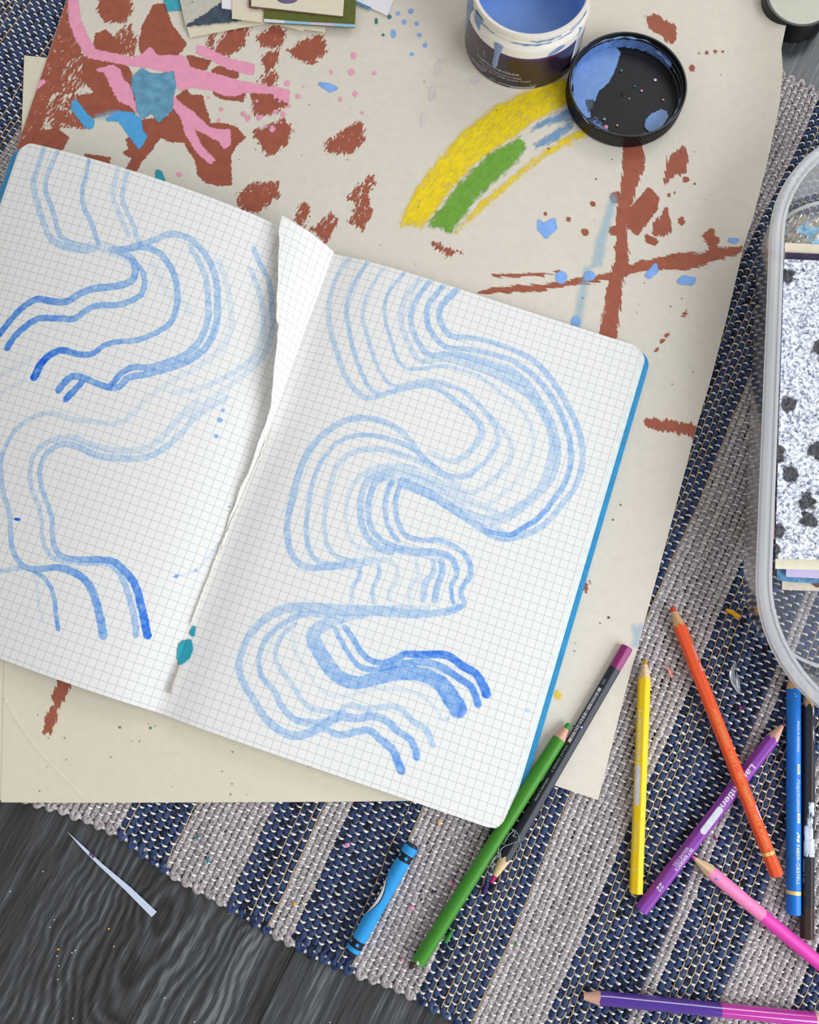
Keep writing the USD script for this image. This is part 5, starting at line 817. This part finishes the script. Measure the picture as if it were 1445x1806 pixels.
# ---------------------------------------------------------------- pencils and crayon on the rug
RUGTOP = 0.0043
class Stick:
    """A round or six-sided stick lying along its own x axis, from its butt (x = 0) to its tip; cylinder coordinates (x, s): s runs round it, + on its left."""
    def __init__(self, name, label, cat, tip, butt, r, sides=0, z0=RUGTOP, z1=RUGTOP, roll=0.0):
        self.r, self.sides, self.roll = r, sides, roll
        a, b = G(butt, z0 + r)[0], G(tip, z1 + r)[0]; self.L = float(np.linalg.norm(b - a)); x = (b - a) / self.L; y = np.cross([0, 0, 1], x); y /= np.linalg.norm(y); z = np.cross(x, y)
        self.a, self.b = np.array(butt, float), np.array(tip, float); self.t = thing(name, label, cat, matrix=frame(x, y, z, a)); self.t.ClearCustomDataByKey('loc')
    def x(self, px): d = self.b - self.a; return self.L * float((np.array(px, float) - self.a) @ d / (d @ d))
    def rad(self, th):
        if not self.sides: return np.full_like(th, self.r)
        w = 2 * math.pi / self.sides; q = (th - self.roll + w / 2) % w - w / 2; return np.minimum(self.r * 0.93 / np.cos(q), self.r * 1.02)
    def tubes(self, name, rings, m, cap0=False, cap1=False, label=None):
        """rings: (x or array over the angle, radius scale or array of radii)."""
        n = 48; th = np.arange(n) * 2 * math.pi / n; base = self.rad(th); V = []
        for x, k in rings:
            R = base * k if np.ndim(k) == 0 else k; V.append(np.stack([np.broadcast_to(x, (n,)), R * np.sin(th), R * np.cos(th)], 1))
        v = np.vstack(V); f = tris(grid_faces(len(V), n, True)); j = np.arange(n)
        for on, k in ((cap0, 0), (cap1, len(V) - 1)):
            if on: i = len(v); v = np.vstack([v, V[k].mean(0)]); tri = np.stack([np.full(n, i), k * n + (j + 1) % n, k * n + j], 1); f = np.vstack([f, tri[:, ::-1] if k == 0 else tri])
        f = f[:, ::-1]
        return obj(name, (v, f), m, self.t, smooth=32, label=label)
    def barrel(self, name, x0, x1, m, k=1.0, butt=False, label=None):
        rings = [(x0, k)] if not butt else [(x0, 0.78 * k), (x0 + 0.0001, 0.88 * k), (x0 + 0.0006, k)]
        self.tubes(name, rings + [(x0 + (x1 - x0) * q, k) for q in (0.34, 0.67, 1.0)], m, cap0=butt, label=label)
    def point(self, xs, lead, m, lead_r, wood='pencil_wood', paint_m=None, x0=None, blunt=0.7, name='barrel', wavy=0.0003, butt=False):
        """Sharpened end: painted barrel up to the scalloped edge, the wood cone, the core. xs: where the cone begins, lead: where the core begins."""
        n = 48; th = np.arange(n) * 2 * math.pi / n; R = self.rad(th); sl = (self.r - lead_r) / max(lead - xs, 1e-5); xb = xs + (self.r - R) / sl * (1 if self.sides else 0) + wavy * np.sin(th * 3 + 1) + wavy * 0.7 * np.sin(th * 7)
        if paint_m:
            rings = [(x0, 1.0)] if not butt else [(x0, 0.78), (x0 + 0.0001, 0.88), (x0 + 0.0006, 1.0)]
            self.tubes(name, rings + [(x0 + (xs - x0) * 0.5, 1.0), (xb, R)], paint_m, cap0=butt)
        k = [0, 0.3, 0.6, 1.0]; self.tubes('sharpened_wood', [(xb - 0.00005, R * 0.995)] + [(xb + (lead - xb) * q, R * 0.985 + (lead_r - R * 0.985) * q) for q in k[0:]], wood)
        self.tubes('core', [(lead - 0.0004, np.full(n, lead_r * 0.96)), (lead, np.full(n, lead_r * 0.96)), (lead + (self.L - lead) * 0.75, np.full(n, lead_r * (0.25 + 0.72 * blunt))), (self.L, np.full(n, lead_r * blunt * 0.72))], m, cap1=True)
    def map(self, v2, lift=0.00006):
        th = v2[:, 1] / self.r; R = self.rad(th) + lift; return np.stack([v2[:, 0], R * np.sin(th), R * np.cos(th)], 1)
    def print(self, name, poly, m, lift=0.00006, cell=0.0006, label=None):
        v, f = patch(poly, cell)
        if len(f): obj(name, (self.map(v, lift), f[:, ::-1]), m, self.t, smooth=True, label=label)
    def text(self, text, px, h, s0, m, bold=False, length=None, slant=0.0):
        v, f = text_shape(text, h, bold); w = v[:, 0].max(); k = 1.0 if length is None else length / w; x = self.x(px); X = v[:, 0] * k + slant * v[:, 1]
        q = np.column_stack([x - X, s0 - (v[:, 1] - h / 2)]); obj('lettering', (self.map(q, 0.00009), f[:, ::-1]), m, self.t)
    def ticks(self, p0, p1, h, s0, m, seed=0, pitch=0.0007, gap=0.15):
        """Print too small to read in the photograph: a row of uneven foil strokes."""
        r = np.random.default_rng(seed); x, e, q = self.x(p0), self.x(p1), []
        while x > e:
            if r.random() > gap:
                a = r.uniform(-0.1, 0.1) * h; q.append(shapely.box(x - pitch * 0.62, s0 - h / 2 + a, x - pitch * 0.25, s0 + h / 2 + a))
                if r.random() > 0.5: b = r.choice([-0.45, 0.1, 0.4]) * h; q.append(shapely.box(x - pitch * 0.95, s0 + b, x - pitch * 0.25, s0 + b + h * 0.16))
            x -= pitch
        self.print('small_lettering', shapely.union_all(q), m, 0.00008, 0.0004)
MM = 0.001
# violet-capped dark pencil
k = Stick('coloured_pencil', 'dark navy pencil with a magenta dipped end and white barcode, right of the green pencil', 'pencil', (866, 1557), (1107, 1141), 3.6 * MM, 6, roll=0.30)
xs = k.L - 0.0160; k.barrel('dipped_end', 0, k.x((1084, 1181)), 'magenta_dip', 1.004, True); k.point(xs, k.L - 0.0045, 'magenta_lead', 1.6 * MM, 'pale_wood', 'navy_lacquer', k.x((1084, 1181)))
S0 = -2.5 * MM
def rev(self, text, px, h, s0, m, length):                    # reads from the tip towards the butt
    v, f = text_shape(text, h); w = v[:, 0].max(); x = self.x(px); q = np.column_stack([x - v[:, 0] * length / w, s0 - (v[:, 1] - h / 2)]); obj('lettering', (self.map(q, 0.00009), f[:, ::-1]), m, self.t)
rev(k, '125', (1058, 1210), 1.5 * MM, S0, 'silver_print', 3.4 * MM); rev(k, '4 005401 147401', (968, 1366), 1.4 * MM, S0, 'silver_print', 17.5 * MM); rev(k, 'Made in Germany', (938, 1415), 1.4 * MM, S0, 'silver_print', 14.5 * MM)
r = np.random.default_rng(9); x0, x1 = k.x((998, 1313)), k.x((1054, 1216)); bars = [shapely.box(x1, S0 - 1.1 * MM, x1 + 2.2 * MM, S0 + 1.1 * MM), shapely.box(x0 - 2.6 * MM, S0 - 1.1 * MM, x0, S0 + 1.1 * MM)]; x = x1 + 2.6 * MM
while x < x0 - 3 * MM: w = r.choice([0.25, 0.25, 0.5, 0.75]) * MM; bars.append(shapely.box(x, S0 - 1.1 * MM, x + w, S0 + 1.1 * MM)); x += w + r.choice([0.2, 0.3, 0.5]) * MM
k.print('barcode', shapely.union_all(bars), 'silver_print', 0.00008, 0.0006)
k.print('paint_speck', shapely.Point(k.x((1021, 1287)), -0.4 * MM).buffer(0.55 * MM), 'card_lilac', 0.0001, 0.0003)
# green
k = Stick('coloured_pencil', 'green coloured pencil lying past the lower right corner of the notebook', 'pencil', (1004, 1276), (737, 1699), 3.85 * MM, 0, RUGTOP, RUGTOP + 0.0012)
k.barrel('barrel', 0.0, k.x((986, 1304)), 'green_lacquer', butt=True); k.point(k.x((984, 1307)), k.x((998, 1285)), 'green_lead', 1.75 * MM, 'pink_wood')
k.print('chipped_paint', Polygon([(0.3 * MM, 1.0 * MM), (1.8 * MM, 1.6 * MM), (2.0 * MM, 0.6 * MM), (0.4 * MM, -0.6 * MM)]), 'silver_print', 0.0001, 0.0004)
# yellow
k = Stick('coloured_pencil', 'yellow coloured pencil lying upright in the photo with a pale name panel', 'pencil', (1138, 1164), (1122, 1576), 3.6 * MM, 6, roll=0.52)
k.barrel('barrel', 0, k.x((1136, 1210)), 'yellow_lacquer', butt=True); k.point(k.x((1136.5, 1199)), k.x((1138, 1172)), 'amber_lead', 1.5 * MM, 'pale_wood', 'yellow_lacquer', k.x((1136, 1210)), wavy=0.0008, blunt=0.8)
k.text('Laurentien', (1132, 1254), 2.5 * MM, 2.3 * MM, 'ivory_print', True, 30.5 * MM, 0.15); k.print('name_panel', shapely.LineString([(k.x((1128, 1359)), 2.5 * MM), (k.x((1126, 1420)), 2.5 * MM)]).buffer(1.5 * MM), 'pale_panel', 0.00008)
k.text('DEEP YELLOW', (1124, 1453), 1.6 * MM, 2.1 * MM, 'ivory_print', False, 15.5 * MM); k.text('1', (1123, 1531), 2.2 * MM, 2.4 * MM, 'ivory_print', True)
# purple, under the orange one
k = Stick('coloured_pencil', 'purple coloured pencil crossing under the orange pencil, marked sky magenta', 'pencil', (1384, 1275), (1130, 1607), 3.7 * MM, 6, roll=0.1)
k.barrel('barrel', 0, k.x((1355, 1313)), 'purple_lacquer', butt=True); k.point(k.x((1361, 1305)), k.x((1380, 1280)), 'plum_lead', 1.0 * MM, 'pink_wood', 'purple_lacquer', k.x((1355, 1313)))
k.text('Laurentien', (1326, 1351), 3.0 * MM, 0.4 * MM, 'silver_print', True, 30 * MM, 0.1); k.print('name_panel', shapely.LineString([(k.x((1265, 1431)), 0.5 * MM), (k.x((1236, 1468)), 0.5 * MM)]).buffer(1.75 * MM), 'pale_panel', 0.00008)
k.text('SKY MAGENTA', (1212, 1494), 1.75 * MM, -0.5 * MM, 'silver_print', True, 15.5 * MM); k.text('MAUVE CIEL', (1209, 1497), 1.75 * MM, 1.75 * MM, 'silver_print', False, 13.0 * MM); k.text('22', (1164, 1557), 2.6 * MM, 0.6 * MM, 'silver_print', True, 4.2 * MM, 0.15)
# orange
k = Stick('coloured_pencil', 'orange coloured pencil with gold lettering lying across the purple pencil', 'pencil', (1186, 1071), (1371, 1545), 3.6 * MM, 6, RUGTOP + 0.0052, RUGTOP + 0.0006, roll=0.25)
k.barrel('barrel', 0, k.x((1203, 1117)), 'orange_lacquer', butt=True); k.point(k.x((1199, 1106)), k.x((1189, 1079)), 'orange_lead', 1.75 * MM, 'pencil_wood', 'orange_lacquer', k.x((1203, 1117)), blunt=0.9)
x = k.x((1357, 1506)); k.barrel('gold_ring', x - 0.9 * MM, x + 0.9 * MM, 'gold_foil', 1.012)
for a, b, sd in [((1258, 1258), (1284, 1325), 1), ((1288, 1332), (1299, 1357), 2), ((1302, 1366), (1310, 1384), 3), ((1312, 1391), (1327, 1426), 4), ((1329, 1430), (1339, 1456), 5), ((1343, 1464), (1355, 1494), 6)]: k.ticks(a, b, 1.5 * MM, 0.2 * MM, 'gold_foil', sd)
for a, b in [((1222, 1142), (1230, 1168)), ((1233, 1176), (1240, 1188))]: k.print('paint_speck', shapely.LineString([(k.x(a), -2.6 * MM), (k.x(b), -2.2 * MM)]).buffer(0.5 * MM), 'card_lilac', 0.00012, 0.0004)
k.print('paint_speck', shapely.LineString([(k.x((1336, 1425)), -3.1 * MM), (k.x((1346, 1446)), -3.2 * MM)]).buffer(0.6 * MM), 'card_lilac', 0.00012, 0.0004)
# blue
k = Stick('coloured_pencil', 'bright blue coloured pencil with gold ring beside the dark paint-smeared pencil', 'pencil', (1400, 1176), (1400, 1613), 3.9 * MM)
k.barrel('barrel', 0, k.x((1400, 1225)), 'blue_lacquer', butt=True); k.point(k.x((1400, 1217)), k.x((1400, 1186)), 'blue_lead', 1.5 * MM, 'pencil_wood', 'blue_lacquer', k.x((1400, 1225)))
x = k.x((1400, 1575)); k.barrel('gold_ring', x - 1.0 * MM, x + 1.0 * MM, 'gold_foil', 1.008)
k.text('Made in Germany', (1400, 1274), 1.7 * MM, -1.3 * MM, 'silver_print', False, 17.5 * MM, 0.2); k.text('Polychromos', (1400, 1378), 2.2 * MM, -1.2 * MM, 'silver_print', False, 17.5 * MM, 0.3); k.text('FABER-CASTELL', (1400, 1492), 2.0 * MM, -0.8 * MM, 'gold_foil', False, 21 * MM)
for y0, y1 in ((1352, 1370), (1438, 1455)): k.print('gold_mark', shapely.box(k.x((1400, y1)), -2.2 * MM, k.x((1400, y0)), -0.5 * MM).difference(shapely.box(k.x((1400, y1)) + 0.5 * MM, -1.6 * MM, k.x((1400, y0)) - 0.5 * MM, -1.2 * MM)), 'gold_foil', 0.00008, 0.0005)
X = k.x((1400, 1480)); k.print('crest', shapely.union_all([shapely.Point(X - 1.6 * MM, -0.9 * MM).buffer(0.75 * MM), stroke_poly([(X + 2.4 * MM, -0.4 * MM), (X + 1.0 * MM, -1.4 * MM), (X - 0.6 * MM, -1.2 * MM)], 0.7 * MM), stroke_poly([(X + 1.0 * MM, -1.9 * MM), (X + 0.2 * MM, -0.4 * MM)], 0.5 * MM), stroke_poly([(X - 2.2 * MM, -1.7 * MM), (X - 1.0 * MM, 0.1 * MM)], 0.4 * MM)]), 'gold_foil', 0.00008, 0.0004)
k.print('chipped_paint', shapely.union_all([shapely.Point(k.x((1400, 1226)), 0.9 * MM).buffer(0.3 * MM), shapely.Point(k.x((1400, 1230)), 0.2 * MM).buffer(0.35 * MM)]), 'silver_print', 0.0001, 0.0003)
# dark pencil with white paint
k = Stick('coloured_pencil', 'dark pencil smeared with white paint, brown dipped end, right of the blue pencil', 'pencil', (1427, 1196), (1424, 1656), 3.5 * MM, 6, roll=0.3)
k.barrel('dipped_end', 0, k.x((1424, 1602)), 'brown_dip', 1.004, True); k.point(k.L - 0.016, k.L - 0.005, 'brown_dip', 1.3 * MM, 'pencil_wood', 'black_lacquer', k.x((1424, 1602)))
def smear(y0, y1, s0, s1, load, m='white_smear'):
    xa, xb = k.x((1424, y1)), k.x((1424, y0)); u = np.linspace(xa, xb, 40); s = np.linspace(s0, s1, 14) * MM; U, Sg = np.meshgrid(u, s, indexing='ij'); sd = (1 - np.hypot((U - (xa + xb) / 2) / (xb - xa) * 2, (Sg - (s[0] + s[-1]) / 2) / (s[-1] - s[0]) * 2)) * 0.0022
    obj('paint_smear', (k.map(np.column_stack([U.ravel(), Sg.ravel()]), 0.0001), tris(grid_faces(40, 14))), m, k.t, smooth=True, uv=np.stack([np.clip(sd.ravel() * 300, -0.6, 0.5) - 0.02, np.full(U.size, load)], 1))
smear(1420, 1444, -3.2, 1.2, 0.05); smear(1440, 1466, -1.6, 2.2, -0.12); smear(1462, 1490, -1.5, 3.5, 0.15); smear(1484, 1515, -3.6, 3.6, 0.22); smear(1283, 1314, -2.6, -0.9, -0.25); smear(1242, 1268, -2.0, -0.8, -0.3)
k.ticks((1424, 1520), (1424, 1560), 1.0 * MM, 3.6 * MM, 'silver_print', 8)
# pink with rose half
k = Stick('coloured_pencil', 'two-tone pencil, pale pink half sharpened and deep pink half running off the photo', 'pencil', (1221, 1510), (1530, 1770), 3.7 * MM)
k.barrel('rose_half', 0, k.x((1350, 1612)), 'rose_lacquer', butt=True); k.barrel('barrel', k.x((1350, 1612)), k.x((1270, 1548)), 'pink_lacquer'); k.point(k.x((1254, 1537)), k.x((1226, 1514)), 'pink_lead', 1.0 * MM, 'pale_wood', 'pink_lacquer', k.x((1270, 1548)), wavy=0.0011)
k.print('paint_speck', shapely.Point(k.x((1268, 1540)), 1.2 * MM).buffer(0.8 * MM), 'card_blue_edge', 0.0001, 0.0004)
# violet and magenta, both ends sharpened
k = Stick('coloured_pencil', 'glossy two-ended pencil, violet half and magenta half, lowest in the photo', 'pencil', (1025, 1757), (1470, 1801), 3.7 * MM)
xm = k.x((1271, 1782)); xe = k.x((1437, 1797)); k.barrel('barrel', k.x((1080, 1763)), xm, 'violet_gloss'); k.point(k.x((1057, 1761)), k.x((1029, 1758)), 'violet_lead', 1.6 * MM, 'pink_wood', 'violet_gloss', k.x((1080, 1763)), blunt=0.5); k.barrel('magenta_half', xe, xm, 'magenta_gloss')
k.tubes('sharpened_wood', [(0.003, 0.42), (xe * 0.55, 0.7), (xe, 0.985)], 'pink_wood'); k.tubes('core', [(0, 0.2), (0.0032, 0.40)], 'magenta_lead', cap0=True)
# crayon
k = Stick('wax_crayon', 'bright blue wax crayon with black dotted bands and a black oval on its wrapper', 'crayon', (619, 1682), (728, 1489), 4.15 * MM)
k.tubes('wax', [(0, 0.80), (0.0002, 0.86), (0.004, 0.86), (k.L - 0.004, 0.86), (k.L - 0.0018, 0.86), (k.L - 0.0012, 0.80), (k.L, 0.72)], 'crayon_wax', True, True)
k.tubes('wrapper', [(0.0012, 0.9), (0.0012, 1.0), (0.02, 1.0), (0.04, 1.0), (k.L - 0.0020, 1.0), (k.L - 0.0020, 0.9)], 'crayon_wrap')
full = math.pi * k.r
for yc in ((715, 1512), (628, 1662)):
    x = k.x(yc); k.tubes('dotted_band', [(x - 2.1 * MM, 1.004), (x - 2.1 * MM, 1.012), (x + 2.1 * MM, 1.012), (x + 2.1 * MM, 1.004)], 'crayon_black')
    for j in range(5): k.print('dot', shapely.affinity.scale(shapely.Point(x, (-2 + j) * 0.36 * full + 0.5 * MM).buffer(1.0 * MM), 0.95, 1.0), 'crayon_wrap', 0.00012, 0.0004)
k.print('tick', stroke_poly([(k.x((706, 1514)) - 0.0 * MM, -3.2 * MM), (k.x((708, 1517)), -1.8 * MM)], 0.5 * MM), 'crayon_black', 0.00006, 0.0004)
x0, x1 = k.x((642, 1612)), k.x((688, 1546)); xm = (x0 + x1) / 2; L = (x1 - x0); q = np.linspace(0, 1, 40); side = -1
def lens(d0, d1, shrink=0.0):
    x = x0 + (x1 - x0) * q; arch = np.sin(q * math.pi) ** 0.9; return Polygon(np.vstack([np.column_stack([x, side * (4.9 * MM - d0 * arch * MM)]), np.column_stack([x, side * (4.9 * MM - d1 * arch * MM)])[::-1]]))
k.print('oval', lens(-5.5, 4.6), 'crayon_black', 0.00008, 0.0006); k.print('oval_stripe', lens(2.3, 4.0), 'crayon_white', 0.00016, 0.0006)
for j, (a, b) in enumerate([(0.20, 0.32), (0.31, 0.5), (0.42, 0.7), (0.55, 0.9), (0.69, 1.0), (0.83, 0.8)]): k.print('oval_dot', shapely.affinity.scale(shapely.Point(x0 + (x1 - x0) * a, side * (4.9 - 1.15 * math.sin(a * math.pi)) * MM).buffer(b * 0.62 * MM), 1.6, 1.0), 'crayon_white', 0.00016, 0.0003)
k.ticks((691, 1576), (672, 1612), 1.1 * MM, 3.5 * MM, 'crayon_black', 3, 0.0006)

# ---------------------------------------------------------------- bits and shavings
def bit(name, label, cat, px, size, m, z=RUGTOP, ang=0.0, group=None, seed=0):
    s = trimesh.creation.icosphere(2, 1.0); n = meshkit.noise(np.array(s.vertices) * 1.7 + seed * 3.1, seed) - 0.5; s.vertices *= (1 + 0.5 * n)[:, None]; s.vertices *= np.array(size) * MM
    s.apply_transform(trimesh.transformations.rotation_matrix(ang, [0, 0, 1])); c = G(px, z)[0]; s.apply_translation([c[0], c[1], z - s.vertices[:, 2].min() - 0.0002])
    o = obj(name, s, m, None, smooth=50); tag(o, label, cat, group); return o
def core_tip(name, label, tip, end, r0, r1, m, z=RUGTOP):
    a, b = G(end, z + r0)[0], G(tip, z + r0)[0]; p = a + (b - a) * np.linspace(0, 1, 6)[:, None]; o = obj(name, tube(p, np.array([r0 * 0.9, r0, r0, r0 * 0.85, r1 * 1.3, r1]), 12), m, None, smooth=40); tag(o, label, 'pencil core'); return o
core_tip('pencil_core', 'short green pencil core lying right of the green pencil', (800, 1638), (786, 1662), 0.0013, 0.0005, 'green_lead'); core_tip('pencil_core', 'dark violet pencil core beside the wooden tip of the navy pencil', (853, 1577), (860, 1556), 0.0015, 0.0012, 'violet_lead')
core_tip('pencil_core', 'yellow pencil core between the orange pencil and the tub', (1281, 1075), (1305, 1088), 0.0014, 0.0009, 'yellow_lead')
core_tip('pencil_core', 'tan pencil core lying in the near corner of the tub', (1335, 1070), (1324, 1088), 0.0011, 0.0009, 'tan_bit', 0.0070)
def shaving(name, label, pts, w, m, z=RUGTOP, curl=0.0016):
    p = smoothline(pts, 2.5); c = G(p, z); d = np.gradient(c[:, :2], axis=0); d /= np.linalg.norm(d, axis=1, keepdims=True); s = np.stack([d[:, 1], -d[:, 0], 0 * d[:, 0]], 1); n = len(c); q = np.linspace(0, 1, n); ww = np.interp(q, np.linspace(0, 1, len(w)), w)[:, None] * 0.00035
    k5 = np.linspace(-1, 1, 5); z5 = 0.0004 + curl * (k5 ** 2 * 0.5)[None] + curl * 0.4 * np.sin(q * 9)[:, None] ** 2
    P = c[:, None] + s[:, None] * ww[:, None] * k5[None, :, None]; P[..., 2] += z5; P = P.reshape(-1, 3); v = np.vstack([P, P - [0, 0, 0.0002]]); f = tris(grid_faces(n, 5)); o = obj(name, (v, np.vstack([f, f[:, ::-1] + len(P)])), m, None, smooth=True); return tag(o, label, 'shaving')
shaving('plastic_shred', 'wispy clear plastic shred on the navy band right of the orange pencil', [(1296, 1168), (1290, 1186), (1295, 1204), (1303, 1222), (1301, 1205), (1298, 1186)], [1, 4, 6, 2, 3, 1], 'plastic_shred')
shaving('pencil_shaving', 'salmon pink shaving between the yellow and orange pencils', [(1175, 1175), (1181, 1184), (1186, 1195)], [1, 3, 3], 'salmon_bit'); shaving('pencil_shaving', 'pink shaving left of the green pencil', [(794, 1552), (797, 1557), (801, 1562)], [1, 2, 1], 'pink_bit')
wisps = [[(902, 1462), (908, 1464), (914, 1472), (915, 1482), (902, 1488), (888, 1494), (882, 1504), (883, 1516)], [(915, 1482), (920, 1492)], [(905, 1466), (897, 1474), (890, 1486)], [(880, 1495), (878, 1512)], [(876, 1508), (868, 1520), (866, 1530), (872, 1524), (868, 1534)], [(904, 1464), (909, 1470), (904, 1474), (911, 1476)], [(866, 1524), (874, 1514), (880, 1510)]]
o = obj('fibre_tuft', join([tube(np.column_stack([G(smoothline(w, 2), RUGTOP + 0.0072)[:, :2], np.full(len(smoothline(w, 2)), RUGTOP + 0.0072)]), 0.00032, 5) for w in wisps]), 'plastic_shred', None, smooth=True); tag(o, 'white fibre tuft tangled over the navy pencil near its wooden tip', 'fibres', kind='stuff')
for q, (px, sz, m, lab) in enumerate([((613, 1490), (1.5, 1.2, 0.8), 'pink_bit', 'pink fluff on the navy band above the crayon'), ((349, 1476), (1.2, 0.9, 0.6), 'teal_bit', 'teal crumb on the taupe band near the rug edge, upper one'), ((367, 1517), (1.8, 0.8, 0.5), 'teal_bit', 'teal flake on the taupe band near the rug edge, lower one'),
        ((520, 1594), (0.9, 0.8, 0.6), 'yellow_lead', 'yellow crumb on the taupe band left of the crayon'), ((727, 1601), (1.6, 1.3, 0.8), 'pink_bit', 'pink crumb between the crayon and the green pencil'), ((764, 1572), (0.9, 0.8, 0.5), 'violet_lead', 'violet crumb beside the green pencil'), ((743, 1587), (0.9, 0.6, 0.5), 'black_lacquer', 'black crumb between the crayon and the green pencil'),
        ((910, 1665), (1.1, 0.8, 0.5), 'green_lead', 'green crumb on the taupe band right of the green pencil'), ((1306, 1248), (0.9, 1.2, 0.5), 'plum_lead', 'plum crumb on the navy band below the plastic shred'), ((710, 1693), (1.0, 0.7, 0.5), 'pink_bit', 'pink crumb near the blunt end of the green pencil'), ((728, 1702), (2.2, 1.6, 0.9), 'brown_dip', 'brown fluff at the blunt end of the green pencil'),
        ((775, 1450), (1.8, 1.0, 0.5), 'tan_bit', 'tan fluff on the rug under the notebook corner'), ((1262, 1479), (1.2, 0.9, 0.5), 'plum_lead', 'plum crumb between the purple and orange pencils')]): bit('crumb', lab, 'crumb', px, sz, m, RUGTOP - 0.0003, q * 0.7, None, q)
for q, (x, y, m, lab) in enumerate([(103, 1674, 'yellow_lead', 'orange-yellow crumb farthest left on the dark floor, the largest of three'), (192, 1638, 'yellow_lead', 'tiny yellow crumb on the floor below the tip end of the paper sliver'), (404, 1611, 'yellow_lead', 'tiny yellow crumb on the floor close to the rug edge')]): bit('floor_crumb', lab, 'crumb', (x, y), (0.8 - 0.2 * q, 0.5, 0.4), m, 0.0, 0.5 * q, 'yellow crumbs on the floor', q)
for q, (x, y) in enumerate([(101, 1686), (104, 1703), (127, 1680), (133, 1676), (102, 1727), (201, 1669), (88, 1635), (96, 1622), (76, 1537), (18, 1572), (582, 1803), (343, 1802), (128, 1796), (290, 1760)]): bit('floor_crumb', 'tiny whitish crumb on the dark wood floor', 'crumb', (x, y), (0.42, 0.34, 0.3), 'white_bit', 0.0, q, 'whitish crumbs on the floor', q)
# paper sliver on the floor
P = G([(119, 1466), (150, 1494), (181, 1523), (230, 1564), (277, 1608), (268, 1617), (222, 1570), (176, 1527), (147, 1498)], 0.0008)[:, :2]; t = thing('paper_sliver', 'long narrow wedge of pale blue-white paper on the dark floor', 'paper scrap', loc=(*P.mean(0), 0.0005))
obj('sheet', sheet_mesh(P, lambda x, y: 0.0006 + 0.0010 * np.cos((x + y) * 40) ** 2, 0.0002, 0.002), 'sliver', t); 
for a in ((160, 1503.5), (164.5, 1507.5)): obj('printed_line', slab(G([(a[0], a[1] - 1), (a[0] + 3, a[1] + 1.5), (a[0], a[1] + 6.5), (a[0] - 3, a[1] + 3.5)], 0.0020)[:, :2], 0.0013, 0.0019), 'violet_print', t)
for prim in stage.Traverse(): prim.ClearCustomDataByKey('loc')
